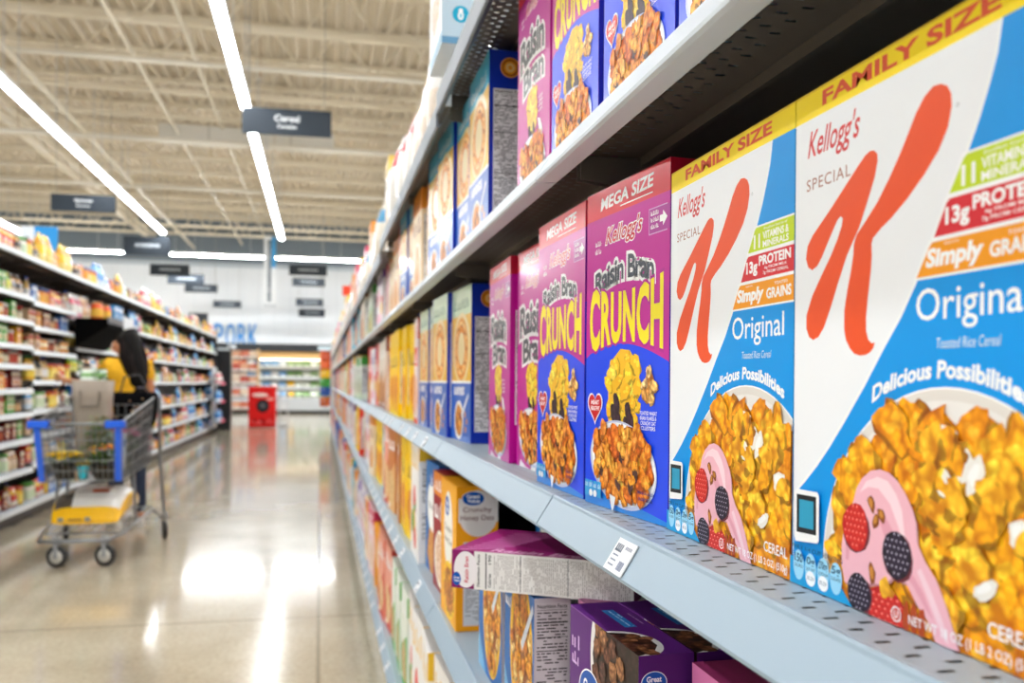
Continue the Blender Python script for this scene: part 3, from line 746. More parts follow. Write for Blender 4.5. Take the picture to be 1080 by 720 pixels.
for k in range(-1, 24):
    y0 = .041+BAY*k
    where = ['at the very end beside the camera', 'first bay from the camera'][k+1] if k < 1 else ('%s bay from the camera' % ['second', 'third', 'fourth', 'fifth'][k-1] if k < 5 else 'further down the aisle')
    t = thing('gondola_bay', ('grey pegboard backed shelving frame, ' + where) if k < 5 else 'grey pegboard backed shelving frames further down the cereal aisle', 'shelving', (0, y0, 0), 0, 'cereal gondola bays further down' if k >= 5 else None)
    if k == -1:
        bk = MB(); bk.box(.745, .755, .0, BAY, .0, 2.05, lin('55524e')); 
        for q in range(12): bk.box(.742, .745, .0, BAY, .3+q*.145, .305+q*.145, lin('3d3a37'))
        m1 = bk.mesh('back_panel', [M_PAINT])
        up = MB(); up.box(.735, .765, -.012, .012, 0, 2.08, lin('8e959a')); 
        for q in range(60): up.box(.7345, .735, -.004, .004, .2+q*.03, .212+q*.03, lin('222222'))
        m2 = up.mesh('upright', [M_PAINT])
        kk = MB(); kk.box(.27, .285, 0, BAY, .005, .215, lin('8c98a2')); kk.box(.285, .745, 0, BAY, .01, .05, lin('777777')); m3 = kk.mesh('kick_plate', [M_PAINT])
    link('back_panel', m1, t); link('upright', m2, t); link('kick_plate', m3, t)
    for key in ('base', 'low', 'eye', 'mid', 'top'):
        z = LEV[key] if key != 'top' else topz(y0+.1)
        lb = 'grey metal %s shelf with price rail, ' % WORDS[key] + where
        if k >= 5: lb = 'grey metal %s shelf with price rail, further down the cereal aisle' % WORDS[key]
        s = thing('gondola_shelf', lb, 'shelf', (0, y0, z), 0, ('further %s shelves' % WORDS[key]) if k >= 5 else None)
        dk, rl, br = RSET[key][1]; link('deck', dk, s); link('price_rail', rl, s); link('bracket', br, s, (0, .004, 0)); link('bracket', br, s, (0, BAY-.010, 0))

# price tags slid into the rails
tm = MB(); tm.box(-.0012, 0, -.021, .021, -.0145, .0145, lin('f4f5f7')); mm = .001
r = random.Random(4)
for k in range(4): tm.box(-.0015, -.0012, .004, .016, -.010+k*.0045, -.0085+k*.0045, lin('8a94a4'))
for k in range(6): tm.box(-.0015, -.0012, -.016+k*.002, -.015+k*.002+r.random()*.0008, -.011, -.003, lin('9aa0b4'))
for k in range(4): tm.box(-.0015, -.0012, .003+k*.004, .0055+k*.004, .003, .010, lin('7a8090'))
for k in range(5): tm.box(-.0015, -.0012, -.016+k*.003, -.0145+k*.003, .007, .010, lin('8a90a0'))
tagm = tm.mesh('price_tag', [M_MATTE])
r = random.Random(21)
def put_tag(key, Y, lb, g=None):
    xf = RSET[key][0]; z = LEV[key]-.017
    o = link('price_tag', tagm, None, (xf-.0122, Y, z)); o.rotation_euler = (0, math.radians(32.3), 0)
    if key == 'top': o.rotation_euler = (0, math.radians(9), 0); o.location.x = xf-.006; o.location.z = topz(Y)-.022
    tag(o, lb, 'price tag', g)
put_tag('eye', .6925, 'white price tag on the rail below the magenta crunch box')
for key in ('eye', 'mid', 'low', 'base'):
    Y = {'eye': 2.1, 'mid': 1.9, 'low': 1.9, 'base': 2.6}[key]
    while Y < 9:
        if abs(((Y-.041) % BAY)) > .04 and abs(((Y-.041) % BAY)-BAY) > .04:
            put_tag(key, Y, 'white price tag among those slid along the %s price rail' % WORDS[key], 'price tags on the %s rail' % WORDS[key])
        Y += r.choice([.21, .22, .42, .2])

# ------------------------------------------------------------------ cereal on the near gondola
NAME = {}
DES = {}
def reg(key, mesh, w, d, desc): DES[key] = (mesh, w, d, desc)
reg('k', design_k(), .205, .07, 'white and blue cereal box with big orange K')
reg('crunch', crunch_like(True), .181, .075, 'magenta and blue raisin crunch cereal box')
reg('bran', crunch_like(False), .181, .075, 'magenta raisin bran cereal box with white swoosh')
reg('ringg', design_ring('cfe6c4', 1), .205, .072, 'navy ring-cereal box with pale green head')
reg('ringb', design_ring('52c4ea', 2), .205, .072, 'navy ring-cereal box with sky blue head')
G = lambda key, w, h, d, base, band, blob, desc, **kw: reg(key, design_generic(w, h, d, base, band, blob, **kw), w/1000, d/1000, desc)
G('yellow', 215, 318, 70, 'ffcf08', 'ffd830', 'f2a010', 'plain yellow cereal box', ink='a06010', seed=3, layout=3, words=['Toasted'])
G('pale', 130, 320, 60, 'f2dcd6', 'e8482c', 'f4c0a0', 'narrow pale pink cereal box', seed=4, layout=3)
G('orange', 215, 325, 70, 'f58a1c', 'e04a18', 'ffc84a', 'orange cereal box with red band', seed=5, layout=0)
G('ambrown', 230, 325, 70, 'efe4d6', '9a5a34', 'd49a5a', 'cream and brown cereal box', seed=6, layout=2)
G('red', 200, 325, 60, 'e02818', 'f04a28', 'ffc83a', 'red cereal box', seed=7, layout=3, words=['Loops'])
G('purple', 260, 310, 65, 'f3eef4', '7038a8', 'f0a0b8', 'white cereal box with purple shape', seed=8, layout=4, ink='7038a8')
G('teal', 205, 320, 65, '3cc0dc', '1a8cc8', 'f4e0b0', 'sky blue cereal box', seed=9, layout=0)
G('salmon', 200, 320, 65, 'f0a088', 'd84a3c', 'f6d8a0', 'salmon coloured cereal box', seed=10, layout=2)
G('green', 210, 300, 65, 'eef4e6', '58b04a', 'd8c080', 'white and green cereal box', seed=11, layout=2)
G('white', 205, 330, 70, 'f6f2ee', 'f0c030', 'd8a070', 'white cereal box with small coloured pictures', seed=12, layout=4)
G('cream', 205, 315, 70, 'f8e0bc', 'f09a3a', 'e8a850', 'cream and orange cereal box', seed=13, layout=0, ink='8a3a1a')
G('blue', 205, 315, 70, '2a6cc8', '1a4ca8', 'f4dcb0', 'blue cereal box', seed=14, layout=1)
G('rose', 205, 315, 70, 'f4c8cc', 'd83a64', 'f8e0c8', 'rose pink cereal box', seed=15, layout=0)
G('oats', 195, 270, 80, 'fbac10', 'f9a008', 'e08a1c', 'golden crunchy oats box with white oval', seed=16, layout=1, words=['Honey Oats'])
G('maroon', 200, 265, 70, '9c1626', 'ee8a24', 'f4d8c0', 'maroon and orange cereal box', seed=17, layout=0)
G('whiteov', 195, 270, 70, '1a6fb8', '1a5fa8', 'e0a040', 'blue store-brand cereal box with white oval', seed=18, layout=1, words=['Flakes'])
G('brown', 200, 300, 65, 'c8783a', 'e8b070', 'f0d090', 'brown cereal box with green top', seed=19, layout=2)

cnt = {}
def place(key, far, near, z, label, group=None, name='cereal_box', lean=0):
    """far/near = front-bottom corners (x, y) at u=0 and u=w"""
    mesh, w, d, desc = DES[key]
    dx, dy = far[0]-near[0], far[1]-near[1]; th = math.atan2(-dx, dy)
    mx, my = (far[0]+near[0])/2, (far[1]+near[1])/2
    o = link(name, mesh, None, (mx+math.cos(th)*d/2, my+math.sin(th)*d/2, z+.0006), th)
    return tag(o, label, 'cereal box' if name == 'cereal_box' else name.replace('_', ' '), group)
E_, M_, T_, L_, B_ = LEV['eye'], LEV['mid'], LEV['top'], LEV['low'], LEV['base']
place('k', (.298, .3085), (.298, .1035), E_, 'white and blue orange K cereal box at the camera end, cut off by the frame')
place('k', (.298, .516), (.298, .311), E_, 'largest white and blue cereal box with orange K, closest to the camera')
place('k', (.298, .721), (.298, .5185), E_, 'white and blue orange K cereal box standing beside the magenta crunch box')
place('crunch', (.278, .904), (.298, .7265), E_, 'magenta and blue crunch cereal box beside the orange K box')
place('crunch', (.273, 1.099), (.280, .920), E_, 'magenta and blue crunch cereal box beside a raisin bran box')
place('bran', (.297, 1.331), (.302, 1.149), E_, 'magenta raisin bran box half covered by the crunch box')
place('bran', (.291, 1.530), (.289, 1.348), E_, 'magenta raisin bran box beside the navy ring-cereal box')
ORD = ['first', 'second', 'third', 'fourth', 'fifth', 'sixth']
def run(shelf, z, y, seq, xf=.292, name='cereal_box', seed=1, first_gap=0, zone=None):
    r = random.Random(seed); y += first_gap
    for key, n in seq:
        mesh, w, d, desc = DES[key]
        for i in range(n):
            pos = '' if n == 1 else '%s of %s on ' % (ORD[i], ['', '', 'two', 'three', 'four', 'five', 'six'][n])
            lb = '%s, %s%s shelf' % (desc, pos, WORDS[shelf]); x = xf+r.uniform(-.012, .01)
            t = r.uniform(-.006, .006)
            zz = z if shelf != 'top' else topz(y)
            cnt[lb] = cnt.get(lb, 0)+1
            if cnt[lb] > 1: lb += ', further along'
            place(key, (x-t, y+w), (x+t, y), zz, lb, None, name)
            y += w+r.uniform(.003, .012)
    return y
ye = run('eye', E_, 1.79, [('ringg', 4), ('pale', 1), ('yellow', 4), ('orange', 1), ('ambrown', 3), ('red', 1), ('purple', 1), ('red', 1)], .288, seed=2)
place('crunch', (.290, .690), (.296, .509), M_, 'magenta and blue crunch box on the fourth shelf, cut off by the frame top')
place('crunch', (.288, .884), (.292, .703), M_, 'magenta and blue crunch box on the fourth shelf, with spoon of flakes fully visible')
place('crunch', (.286, 1.090), (.290, .909), M_, 'magenta and blue crunch box on the fourth shelf beside a raisin bran box')
place('bran', (.286, 1.290), (.288, 1.109), M_, 'magenta raisin bran box on the fourth shelf at the rail joint')
ym = run('mid', M_, 1.53, [('ringb', 4), ('cream', 2), ('ringb', 2), ('orange', 1), ('cream', 2), ('rose', 2), ('purple', 1)], .293, seed=3)
# second-lowest shelf
def purple_box():
    w, h = 175, 245; a = Art(w, h, 5); a.rect(0, 0, w, h, '5c1f78'); a.rect(0, h-1, w, h, '8a4aa8')
    a.marks(6, 206, 30, 220, 'd8b8e4'); a.marks(7, 190, 26, 202, 'd8b8e4')
    a.ell(140, 215, 80, 90, 'e8e4e2', n=48); a.flakes([(66,215),(75,245),(175,245),(175,140),(150,132),(110,142),(80,170)], 34, 15, ['6a4030', '8a5a3c', '54302a', '9a6a44'], 2, '2e1a18')
    a.ell(62, 90, 56, 76, 'f2ecf4', n=48); oval_logo(a, 62, 172, 30, 24)
    a.text('Extra', 24, 112, 92, 136, '6a2a80', .03); a.text('Raisin', 20, 82, 100, 106, '6a2a80', .04); a.text('Bran', 30, 52, 90, 76, '6a2a80', .04)
    top = Art(w, 50, 6); top.rect(0, 0, w, 50, '5c1f78'); top.rect(30, 22, 92, 34, '2a7ac8'); top.print_lines(34, 24, 88, 33, 4, 'a8d0f0'); top.print_lines(40, 36, 84, 44, 4, 'a880b8')
    top.ell(140, 0, 40, 34, 'e8e4e2'); top.flakes([(104,0),(112,18),(130,28),(150,28),(166,18),(175,0)], 12, 12, ['6a4030', '8a5a3c', '54302a'], 2, '2e1a18')
    s = Art(50, h, 7); s.rect(0, 0, 50, h, '521a6c'); s.ell(25, 150, 24, 70, 'e6e0ec', n=40); oval_logo(s, 14, 222, 11, 9)
    s.text('Raisin', 8, 196, 44, 206, '4a3a5a', .04); s.text('Bran', 10, 182, 40, 192, '4a3a5a', .04); facts(s, 4, 10, 46, 150, pitch=4)
    return carton('cereal_box', w/1000, h/1000, .05, '5c1f78', a, s, top)
reg('pbox', purple_box(), .175, .05, 'dark purple raisin cereal box')
def pink_box():
    w, h = 180, 240; a = Art(w, h, 5); a.rect(0, 0, w, h, 'd878ac'); a.marks(8, 196, 34, 212, 'f4d8e8'); a.ell(100, 100, 70, 70, 'f6ecf2')
    top = Art(w, 55, 6); top.rect(0, 0, w, 55, '9a3264'); top.blob(110, 30, 22, 12, '20508c', 0, .3)
    s = Art(55, h, 7); s.rect(0, 0, 55, h, 'c05a92'); facts(s, 5, 10, 50, 190)
    return carton('cereal_box', w/1000, h/1000, .055, 'b04a80', a, s, top)
reg('pink', pink_box(), .180, .055, 'pink cereal box')
def blue_flakes():
    w, h = 180, 195; a = Art(w, h, 5); a.rect(0, 0, w, h, '1668b4'); a.poly([(0, 0), (60, 0), (0, 60)], '7ab8e0')
    a.ell(105, 110, 68, 104, 'f8c020', n=40); a.flakes([(52,110),(60,160),(80,190),(130,190),(152,160),(160,110),(150,60),(125,22),(90,22),(62,60)], 44, 20, ['f0a020', 'f4b43a', 'e08a18', 'f8d080'], 1, 'a05a10')
    a.poly([(110,120),(176,186),(180,176),(118,110)], 'd8e0e8'); a.marks(10, 150, 50, 166, 'ffffff')
    s = Art(48, h, 7); s.rect(0, 0, 48, h, 'cfc6cc'); facts(s, 2, 4, 46, 189, paper='d8d0d4', pitch=4)
    return carton('cereal_box', w/1000, h/1000, .048, '1668b4', a, s)
reg('bflake', blue_flakes(), .18, .048, 'short blue box of golden flakes')
def mauve_box():
    w, h = 175, 200; a = Art(w, h, 5); a.rect(0, 0, w, h, 'b06a90'); a.ell(70, 100, 56, 76, 'f0e2dc', n=40); a.text('Raisin Bran', 26, 92, 112, 110, 'd8584a', .03); oval_logo(a, 60, 176, 26, 16)
    a.poly([(130, h), (w, h), (w, 0), (160, 0), (140, 160)], 'f2a820'); a.blob(70, 20, 50, 24, 'c87a3a', 1)
    return carton('cereal_box', w/1000, h/1000, .05, 'a05a84', a, None)
reg('mauve', mauve_box(), .175, .05, 'mauve cereal box with white oval')
def oats_box():
    w, h = 195, 272; a = Art(w, h, 5); a.rect(0, 0, w, h, 'fbb016'); a.ell(95, 175, 55, 78, 'fbf8f0', n=40); oval_logo(a, 80, 222, 26, 20); a.text('Crunchy', 50, 168, 140, 186, '8a7a6a', .02); a.text('Honey Oats', 48, 146, 142, 162, '8a7a6a', .02)
    a.ell(110, 60, 76, 56, 'ffd21a'); a.flakes([(45,60),(60,92),(100,104),(150,98),(172,64),(160,30),(110,14),(62,26)], 20, 18, ['f0a020', 'f6b838', 'e08a18'], 1, 'b06a10')
    s = Art(80, h, 7); s.rect(0, 0, 80, h, 'f6a212'); s.ell(42, 222, 38, 44, 'ebe4e0'); s.rect(4, 205, 80, 250, 'ebe4e0'); oval_logo(s, 32, 250, 21, 13)
    s.text('Crunchy', 12, 222, 68, 234, '8a5a5a', .01); s.text('Honey Oats', 8, 206, 72, 219, '8a5a5a', .01); s.rect(14, 10, 72, 168, 'd4d6da')
    for k in range(9): s.rect(18, 100+k*7, 52, 103.5+k*7, '6a6a70')
    s.print_lines(18, 14, 70, 94, 4, '7a7a80')
    return carton('cereal_box', w/1000, h/1000, .08, 'f8a810', a, s)
reg('oatsx', oats_box(), .195, .08, 'golden crunchy oats box with white oval')
place('pink', (.302, .680), (.300, .500), L_, 'pink cereal box standing lowest in view, beside the dark purple box')
place('pbox', (.250, .862), (.258, .688), L_, 'dark purple raisin box standing at the shelf front')
place('pbox', (.3015, .862), (.3095, .688), L_, 'dark purple raisin box standing behind its twin')
place('mauve', (.318, 1.062), (.322, .887), L_, 'mauve cereal box with white oval beside the dark purple box')
place('bflake', (.268, 1.27), (.268, 1.09), L_, 'short blue box of golden flakes under the fallen magenta box')
place('bflake', (.264, 1.462), (.266, 1.282), L_, 'short blue box of golden flakes second under the fallen magenta box')
place('whiteov', (.385, 1.27), (.385, 1.075), L_, 'blue box standing behind the short flake boxes')
place('whiteov', (.40, 1.62), (.40, 1.425), L_, 'blue box standing deep behind the fallen magenta box')
place('oatsx', (.250, 1.838), (.252, 1.643), L_, 'golden crunchy oats box standing beside the fallen magenta box')
yl = run('low', L_, 1.856, [('maroon', 1), ('whiteov', 1), ('white', 1), ('yellow', 2), ('brown', 2), ('salmon', 2), ('teal', 1), ('yellow', 2), ('cream', 2)], .262, seed=5)
yb = run('base', B_, 1.80, [('white', 4), ('green', 3), ('salmon', 3), ('oats', 2), ('rose', 2)], .257, seed=6)
# the magenta box lying across its neighbours
def lying_box():
    w, h, t = .175, .245, .05
    side = Art(h*1000, t*1000, 3); side.rect(0, 0, 245, 50, 'eeebe8'); side.rect(0, 0, 32, 50, '8a1464'); side.ell(20, 25, 17, 24, 'f4eef0')
    side.ell(7, 12, 6, 9, '1258b4'); side.text('Great', 3, 12, 11, 15, 'ffffff', .02); side.text('Value', 3, 8, 11, 11, 'ffffff', .02)
    def rot(a, s, x, y, ww, hh, c):   # writing that reads upwards along the panel
        T, bb = text_tris(s, .02); a.tris([[(x+ww-(p[1]-bb[1])/(bb[3]-bb[1])*ww, y+(p[0]-bb[0])/(bb[2]-bb[0])*hh) for p in tr] for tr in T], c)
    rot(side, 'Raisin Bran', 18, 8, 6, 34, 'd0405a'); rot(side, 'Nutrition Facts', 36, 4, 4, 42, '2a2a2a'); rot(side, '190', 52, 34, 4, 12, '2a2a2a'); rot(side, 'Calories', 52, 4, 4, 18, '2a2a2a')
    side.rect(48, 2, 49.6, 48, '2a2a2a'); side.rect(96, 2, 97.4, 48, '4a4a4a'); side.rect(160, 2, 161, 48, '8a8a8a')
    r = side.rnd; T = []
    x = 60
    while x < 240:
        y = 3
        while y < 46:
            q = r.uniform(2, 7)
            if r.random() < .8: T.append([(x, y), (x+1.0, y), (x+1.0, min(47, y+q)), (x, min(47, y+q))])
            y += q+1
        x += 2.6 if not (94 < x < 99) else 5
    side.tris(T, 'b4aeaa')
    top = Art(h*1000, w*1000, 4); top.rect(0, 0, 245, 175, 'a81878')
    for k in range(9):
        y = 8+k*17; top.poly([(8+k*3, y), (60+k*9, y+30), (62+k*9, y+25), (12+k*3, y-3)], 'e08ac4')
    top.poly([(70, 60), (150, 20), (200, 30), (215, 100), (150, 150), (90, 130)], '8a1060'); top.text('Raisin Bran', 50, 6, 190, 26, 'f0b8dc', .03, .2)
    end = None
    b = MB(); base = lin('a01870')
    b.box(0, h, 0, w, 0, t, base)
    e = Art.EPS/1000
    for tr, col, z, m in side.items:
        P = [(x/1000, -z*e, y/1000) for x, y in tr]
        if (Vector(P[1])-Vector(P[0])).cross(Vector(P[2])-Vector(P[1])).y > 0: P.reverse()
        b.face(P, col, m)
    for tr, col, z, m in top.items:
        P = [(x/1000, y/1000, t+z*e) for x, y in tr]
        if (Vector(P[1])-Vector(P[0])).cross(Vector(P[2])-Vector(P[1])).z < 0: P.reverse()
        b.face(P, col, m)
    b.box(.0, .0006, .03, w-.03, .008, t-.008, lin('8a1464'))
    return b.mesh('cereal_box', MATS)
o = link('cereal_box', lying_box(), None, (.172, 1.158, .929), math.atan2(-.543, .84))
tag(o, 'magenta raisin bran box lying flat across shorter boxes, jutting over the rail', 'cereal box')
# ------------------------------------------------------------------ distant goods on the near gondola
def zone(Y): return 'halfway down the aisle' if Y < 12 else 'near the far aisle end'
FAR = ['yellow', 'cream', 'ambrown', 'red', 'purple', 'teal', 'salmon', 'green', 'white', 'blue', 'rose', 'orange']
def far_fill(shelf, z, y, xf, seed, keys=FAR, yend=21.6):
    r = random.Random(seed)
    while y < yend:
        key = r.choice(keys); n = r.choice([1, 1, 2, 3])
        for i in range(n):
            mesh, w, d, desc = DES[key]
            if y+w > yend: y = yend; break
            lb = '%s on the %s shelf %s' % (desc, WORDS[shelf], zone(y)); x = xf+r.uniform(-.02, .02)
            place(key, (x, y+w), (x, y), z if shelf != 'top' else topz(y), lb, lb+' group')
            y += w+.012+(.02 if y > 12 else 0)
far_fill('eye', E_, max(ye, 6.2), .275, 11); far_fill('mid', M_, max(ym, 5.0), .275, 12)
far_fill('low', L_, yl, .262, 13); far_fill('base', B_, yb, .257, 14, FAR)

def pouch_mesh(w, h, d, col, band, lab):
    b = MB(); c = lin(col)
    rings = []; cols = []
    prof = [(0, .85, .9), (.06, 1, 1), (.3, 1, 1.1), (.6, 1, .95), (.82, .98, .55), (.92, .97, .15), (1, 1, .1)]
    for t, sw, sd in prof:
        ring = []
        for k in range(12):
            a = 2*PI*k/12; ca, sa = math.cos(a), math.sin(a)
            ring.append((sd*d/2*(abs(ca)**.8)*(1 if ca > 0 else -1), sw*w/2*(abs(sa)**.5)*(1 if sa > 0 else -1), h*t))
        rings.append(ring)
    b.grid(rings, lambda i: lin(band) if i in (3,) else (lin(lab) if i == 1 else c), 0, True, cap0=True, cap1=True)
    return b
PK = []
for i, (c, bd, lb, ds) in enumerate((('f4f2ee', 'e0a038', 'f0e0d0', 'white pouch with a golden band'), ('f0ede8', 'd8404a', 'f4f0ea', 'white pouch with a red band'), ('f6efe2', '4aa0d0', 'f0e6d6', 'cream pouch with a blue band'))):
    PK.append((pouch_mesh(.2, .26, .1, c, bd, lb).mesh('cereal_pouch', [M_FILM]), ds))
G('topwhite', 190, 300, 75, 'f4f2f0', 'f4d26a', 'e8d8c0', 'white cereal box with yellow head', seed=41, layout=0, ink='8a7a3a')
# box with a round blue badge, overhanging the topmost shelf
def badge_box():
    w, h = 200, 290; a = Art(w, h, 5); a.rect(0, 0, w, h, 'f2efee'); a.rect(0, 0, w, 26, '8fb4cc'); a.marks(30, 170, 170, 196, 'd86a7a'); a.blob(100, 100, 70, 40, 'e8b8a0', 1)
    s = Art(80, h, 7); s.rect(0, 0, 80, h, 'c4d8e6'); s.rect(0, 262, 80, h, 'c89aa0'); s.rect(0, 0, 80, 14, '6a9cc0'); s.ell(38, 60, 17, 17, '18a8cc'); s.ell(38, 67, 4.5, 4.5, 'ffffff'); s.ell(38, 57, 6, 8.5, 'ffffff'); s.ell(38, 57, 3, 5, '9ad4e6')
    return carton('cereal_box', w/1000, h/1000, .08, 'dfe6ec', a, s)
reg('badge', badge_box(), .2, .08, 'pale box with round blue badge')
place('topwhite', (.27, 0), (.27, 0), -9, 'x') if False else None
G('flatbox', 200, 61, 190, 'f2f0ee', 'd8e2ea', 'e8c8b0', 'flat white box', seed=51, layout=3)
place('flatbox', (.268, 1.95), (.268, 1.75), topz(1.7), 'flat white box lying under the pale box with round blue badge')
place('badge', (.231, 1.95), (.231, 1.75), 1.877, 'pale box with round blue badge on its side, overhanging the topmost shelf')
y = 1.0
for k in range(3):
    place('topwhite', (.30, y+.19), (.30, y), topz(y), 'white cereal box with yellow head on the topmost shelf, the %s from the camera' % ORD[k]); y += .2
r = random.Random(8); y = 1.98
while y < 21.4:
    if 3.45 < y < 3.75 or (y > 4.4 and r.random() < .55):
        key = 'topwhite' if y < 4 or r.random() < .35 else r.choice(['cream', 'white', 'rose', 'orange'])
        mesh, w, d, desc = DES[key]
        lb = '%s on the topmost shelf %s' % (desc, 'before halfway' if y < 6 else zone(y))
        x = .255+r.uniform(-.015, .02); place(key, (x, y+w), (x, y), topz(y), lb, lb+' group'); y += w+.02
    else:
        mesh, desc = r.choice(PK); w = .2
        lb = '%s on the topmost shelf %s' % (desc, 'before halfway' if y < 6 else zone(y))
        o = link('cereal_pouch', mesh, None, (.30+r.uniform(-.02, .01), y+.1, topz(y+.1)+.0005), r.uniform(-.15, .15)); tag(o, lb, 'cereal pouch', lb+' group'); y += .215
# small orange shelf-talker flag and the hanging bags at the gondola end
t = thing('shelf_flag', 'orange-red paper flag sticking out above the topmost shelf', 'flag', (.27, 9.0, 1.75))
b = MB(); b.tube([(0, 0, 0), (.02, 0, .34)], .005, lin('888888'), n=5); b.obj('flag_stem', M_PAINT, t)
b = MB(); b.box(-.06, .09, -.002, .002, .31, .41, lin('f0431c')); b.obj('flag_sheet', M_MATTE, t)
t = thing('end_panel', 'white end panel closing the far end of the cereal gondola', 'panel', (.5, 22.05, 0)); b = MB(); b.box(-.26, .26, 0, .03, 0, 2.1, lin('d8dce0')); b.obj('panel_board', M_PAINT, t); b = MB(); b.box(-.27, .27, -.005, .035, 2.1, 2.14, lin('8a939b')); b.obj('panel_cap', M_PAINT, t)
for i, (z, c, lb) in enumerate(((1.72, 'd8542a', 'orange-red'), (1.5, 'e86020', 'bright orange'), (1.28, 'f4c020', 'yellow'), (1.06, '3f9a3c', 'green'), (.84, '2a58b0', 'blue'), (.58, 'c85a1c', 'rust orange'))):
    bm = pouch_mesh(.26, .24, .09, c, c, c); o = bm.obj('snack_bag', M_FILM, None, (.12, 22.3+.01*i, z)); o.rotation_euler = (0, 0, PI/2)
    tag(o, '%s snack bag hanging on the strip at the far gondola end' % lb, 'snack bag')
b = MB(); b.box(.11, .13, 22.36, 22.37, .3, 1.98, lin('888888')); b.box(.11, .26, 22.08, 22.37, 1.95, 1.97, lin('888888')); tag(b.obj('hanging_strip', M_PAINT), 'grey metal hanging strip holding snack bags at the gondola end', 'display strip')

# ------------------------------------------------------------------ opposite gondola
XF = -2.4
BY = [5.51, 6.87, 8.23, 9.59, 10.95, 12.31, 13.67, 15.03, 16.39, 17.75, 19.11, 20.47, 21.83]
def levels(k):
    if k < 2: return [.15, .45, .70, .92, 1.12, 1.32, 1.485, 1.69, 1.90]
    if k == 2: return [.15, .48, .72, .935, 1.19, 1.45, 1.66, 1.87]
    if k in (3, 4): return [.15, .48, .76, 1.02, 1.28, 1.53, 1.80]
    return [.15, .47, .80, 1.17, 1.5, 1.85]
LL = 1.36
def lshelf(L, x_front, x_back):
    d, rl, br = shelf_mesh_set(L, 0, x_back-x_front, False, .012, .042, lin('d4dade'))
    return d, rl, br
LS = lshelf(LL, 0, .42); LTOP = lshelf(LL, 0, .60)
bk = MB(); bk.box(.455, .465, 0, LL, 0, 2.28, lin('3a3836')); lb1 = bk.mesh('back_panel', [M_PAINT])
up = MB(); up.box(.44, .47, -.012, .012, 0, 2.28, lin('7a7f84')); lb2 = up.mesh('upright', [M_PAINT])
kk = MB(); kk.box(.06, .075, 0, LL, .005, .10, lin('2c2c2e')); lb3 = kk.mesh('kick_plate', [M_PAINT])
LW = ['bottom', 'second-lowest', 'third', 'fourth', 'fifth', 'sixth', 'seventh', 'eighth', 'ninth']
def lzone(k): return 'beside the cart' if k < 3 else ('behind the shopper' if k < 5 else ('halfway down the aisle' if k < 9 else 'near the far aisle end'))
def jar(h, rr, glass, cap, lab, capr=.92, ch=.2):
    b = MB(); g, c, l = lin(glass), lin(cap), lin(lab); H = h
    b.lathe([(rr*.9, 0), (rr, .004), (rr, H*.12)], g, n=12)
    b.lathe([(rr*1.015, H*.12), (rr*1.015, H*.62)], l, n=12)
    b.lathe([(rr, H*.62), (rr*.98, H*.7), (rr*.7, H*(1-ch))], g, n=12)
    b.lathe([(rr*capr*.8, H*(1-ch)), (rr*capr, H*(1-ch)+.002), (rr*capr, H-.003), (rr*capr*.9, H)], c, n=12)
    return b
def bottle(h, rr, glass, cap, lab):
    b = MB(); H = h
    b.lathe([(rr*.9, 0), (rr, .006), (rr, H*.15)], lin(glass), n=12); b.lathe([(rr*1.01, H*.15), (rr*1.01, H*.5)], lin(lab), n=12)
    b.lathe([(rr, H*.5), (rr*.95, H*.6), (rr*.38, H*.78), (rr*.34, H*.9)], lin(glass), n=12); b.lathe([(rr*.42, H*.88), (rr*.42, H)], lin(cap), n=10)
    return b
def can(h, rr, c, lab):
    b = MB(); s = lin('b8bcc0'); b.lathe([(rr*.97, 0), (rr, .004), (rr, .008)], s, n=14); b.lathe([(rr*.985, .008), (rr*.985, h*.35)], lin(c), n=14); b.lathe([(rr*.987, h*.35), (rr*.987, h*.7)], lin(lab), n=14)
    b.lathe([(rr*.985, h*.7), (rr*.985, h-.008)], lin(c), n=14); b.lathe([(rr, h-.008), (rr, h-.002), (rr*.92, h-.004)], s, n=14)
    return b
def small_box(w, h, d, c, band, blob, seed):
    a = Art(w, h, seed); a.rect(0, h*.68, w, h*.9, band); a.ell(w*.5, h*.35, w*.34, h*.22, 'f4efe4'); a.blob(w*.5, h*.34, w*.26, h*.15, blob, 0, .25)
    a.print_lines(w*.12, h*.72, w*.88, h*.88, h*.08, 'ffffff', .9, .6)
    s = Art(d, h, seed); s.rect(0, h*.68, d, h*.9, band); s.print_lines(2, h*.1, d-2, h*.6, h*.05, '666666')
    return carton('food_box', w/1000, h/1000, d/1000, c, a, s)
PR = []   # name, mesh, width, height, description, category
def addp(name, mesh, w, h, desc): PR.append((name, mesh, w, h, desc))
for g, c, l, ds in (('6a2a18', 'd8d4cc', 'b85a3a', 'spice jar with white cap'), ('6a5a30', 'c03028', 'e4d8b8', 'spice jar with red cap'), ('5a3418', '202224', 'd0a878', 'spice jar with black cap'), ('b84a20', 'e8e6e0', 'c8452c', 'spice jar with red label')):
    addp('spice_jar', jar(.115, .026, g, c, l).mesh('spice_jar', [M_PLAST]), .058, .115, ds)
for g, c, l, ds in (('e8b020', '2a7a3a', 'f4d850', 'yellow sauce bottle'), ('7a1c14', 'f0f0ec', 'd8382a', 'red sauce bottle'), ('38301c', 'c8a040', 'e8dcc0', 'dark sauce bottle'), ('c8a050', '3050a0', 'f0f0f0', 'amber oil bottle'), ('6a9a3a', 'e8e8e0', 'd0e4a0', 'green bottle')):
    addp('sauce_bottle', bottle(.21, .033, g, c, l).mesh('sauce_bottle', [M_PLAST]), .075, .21, ds)
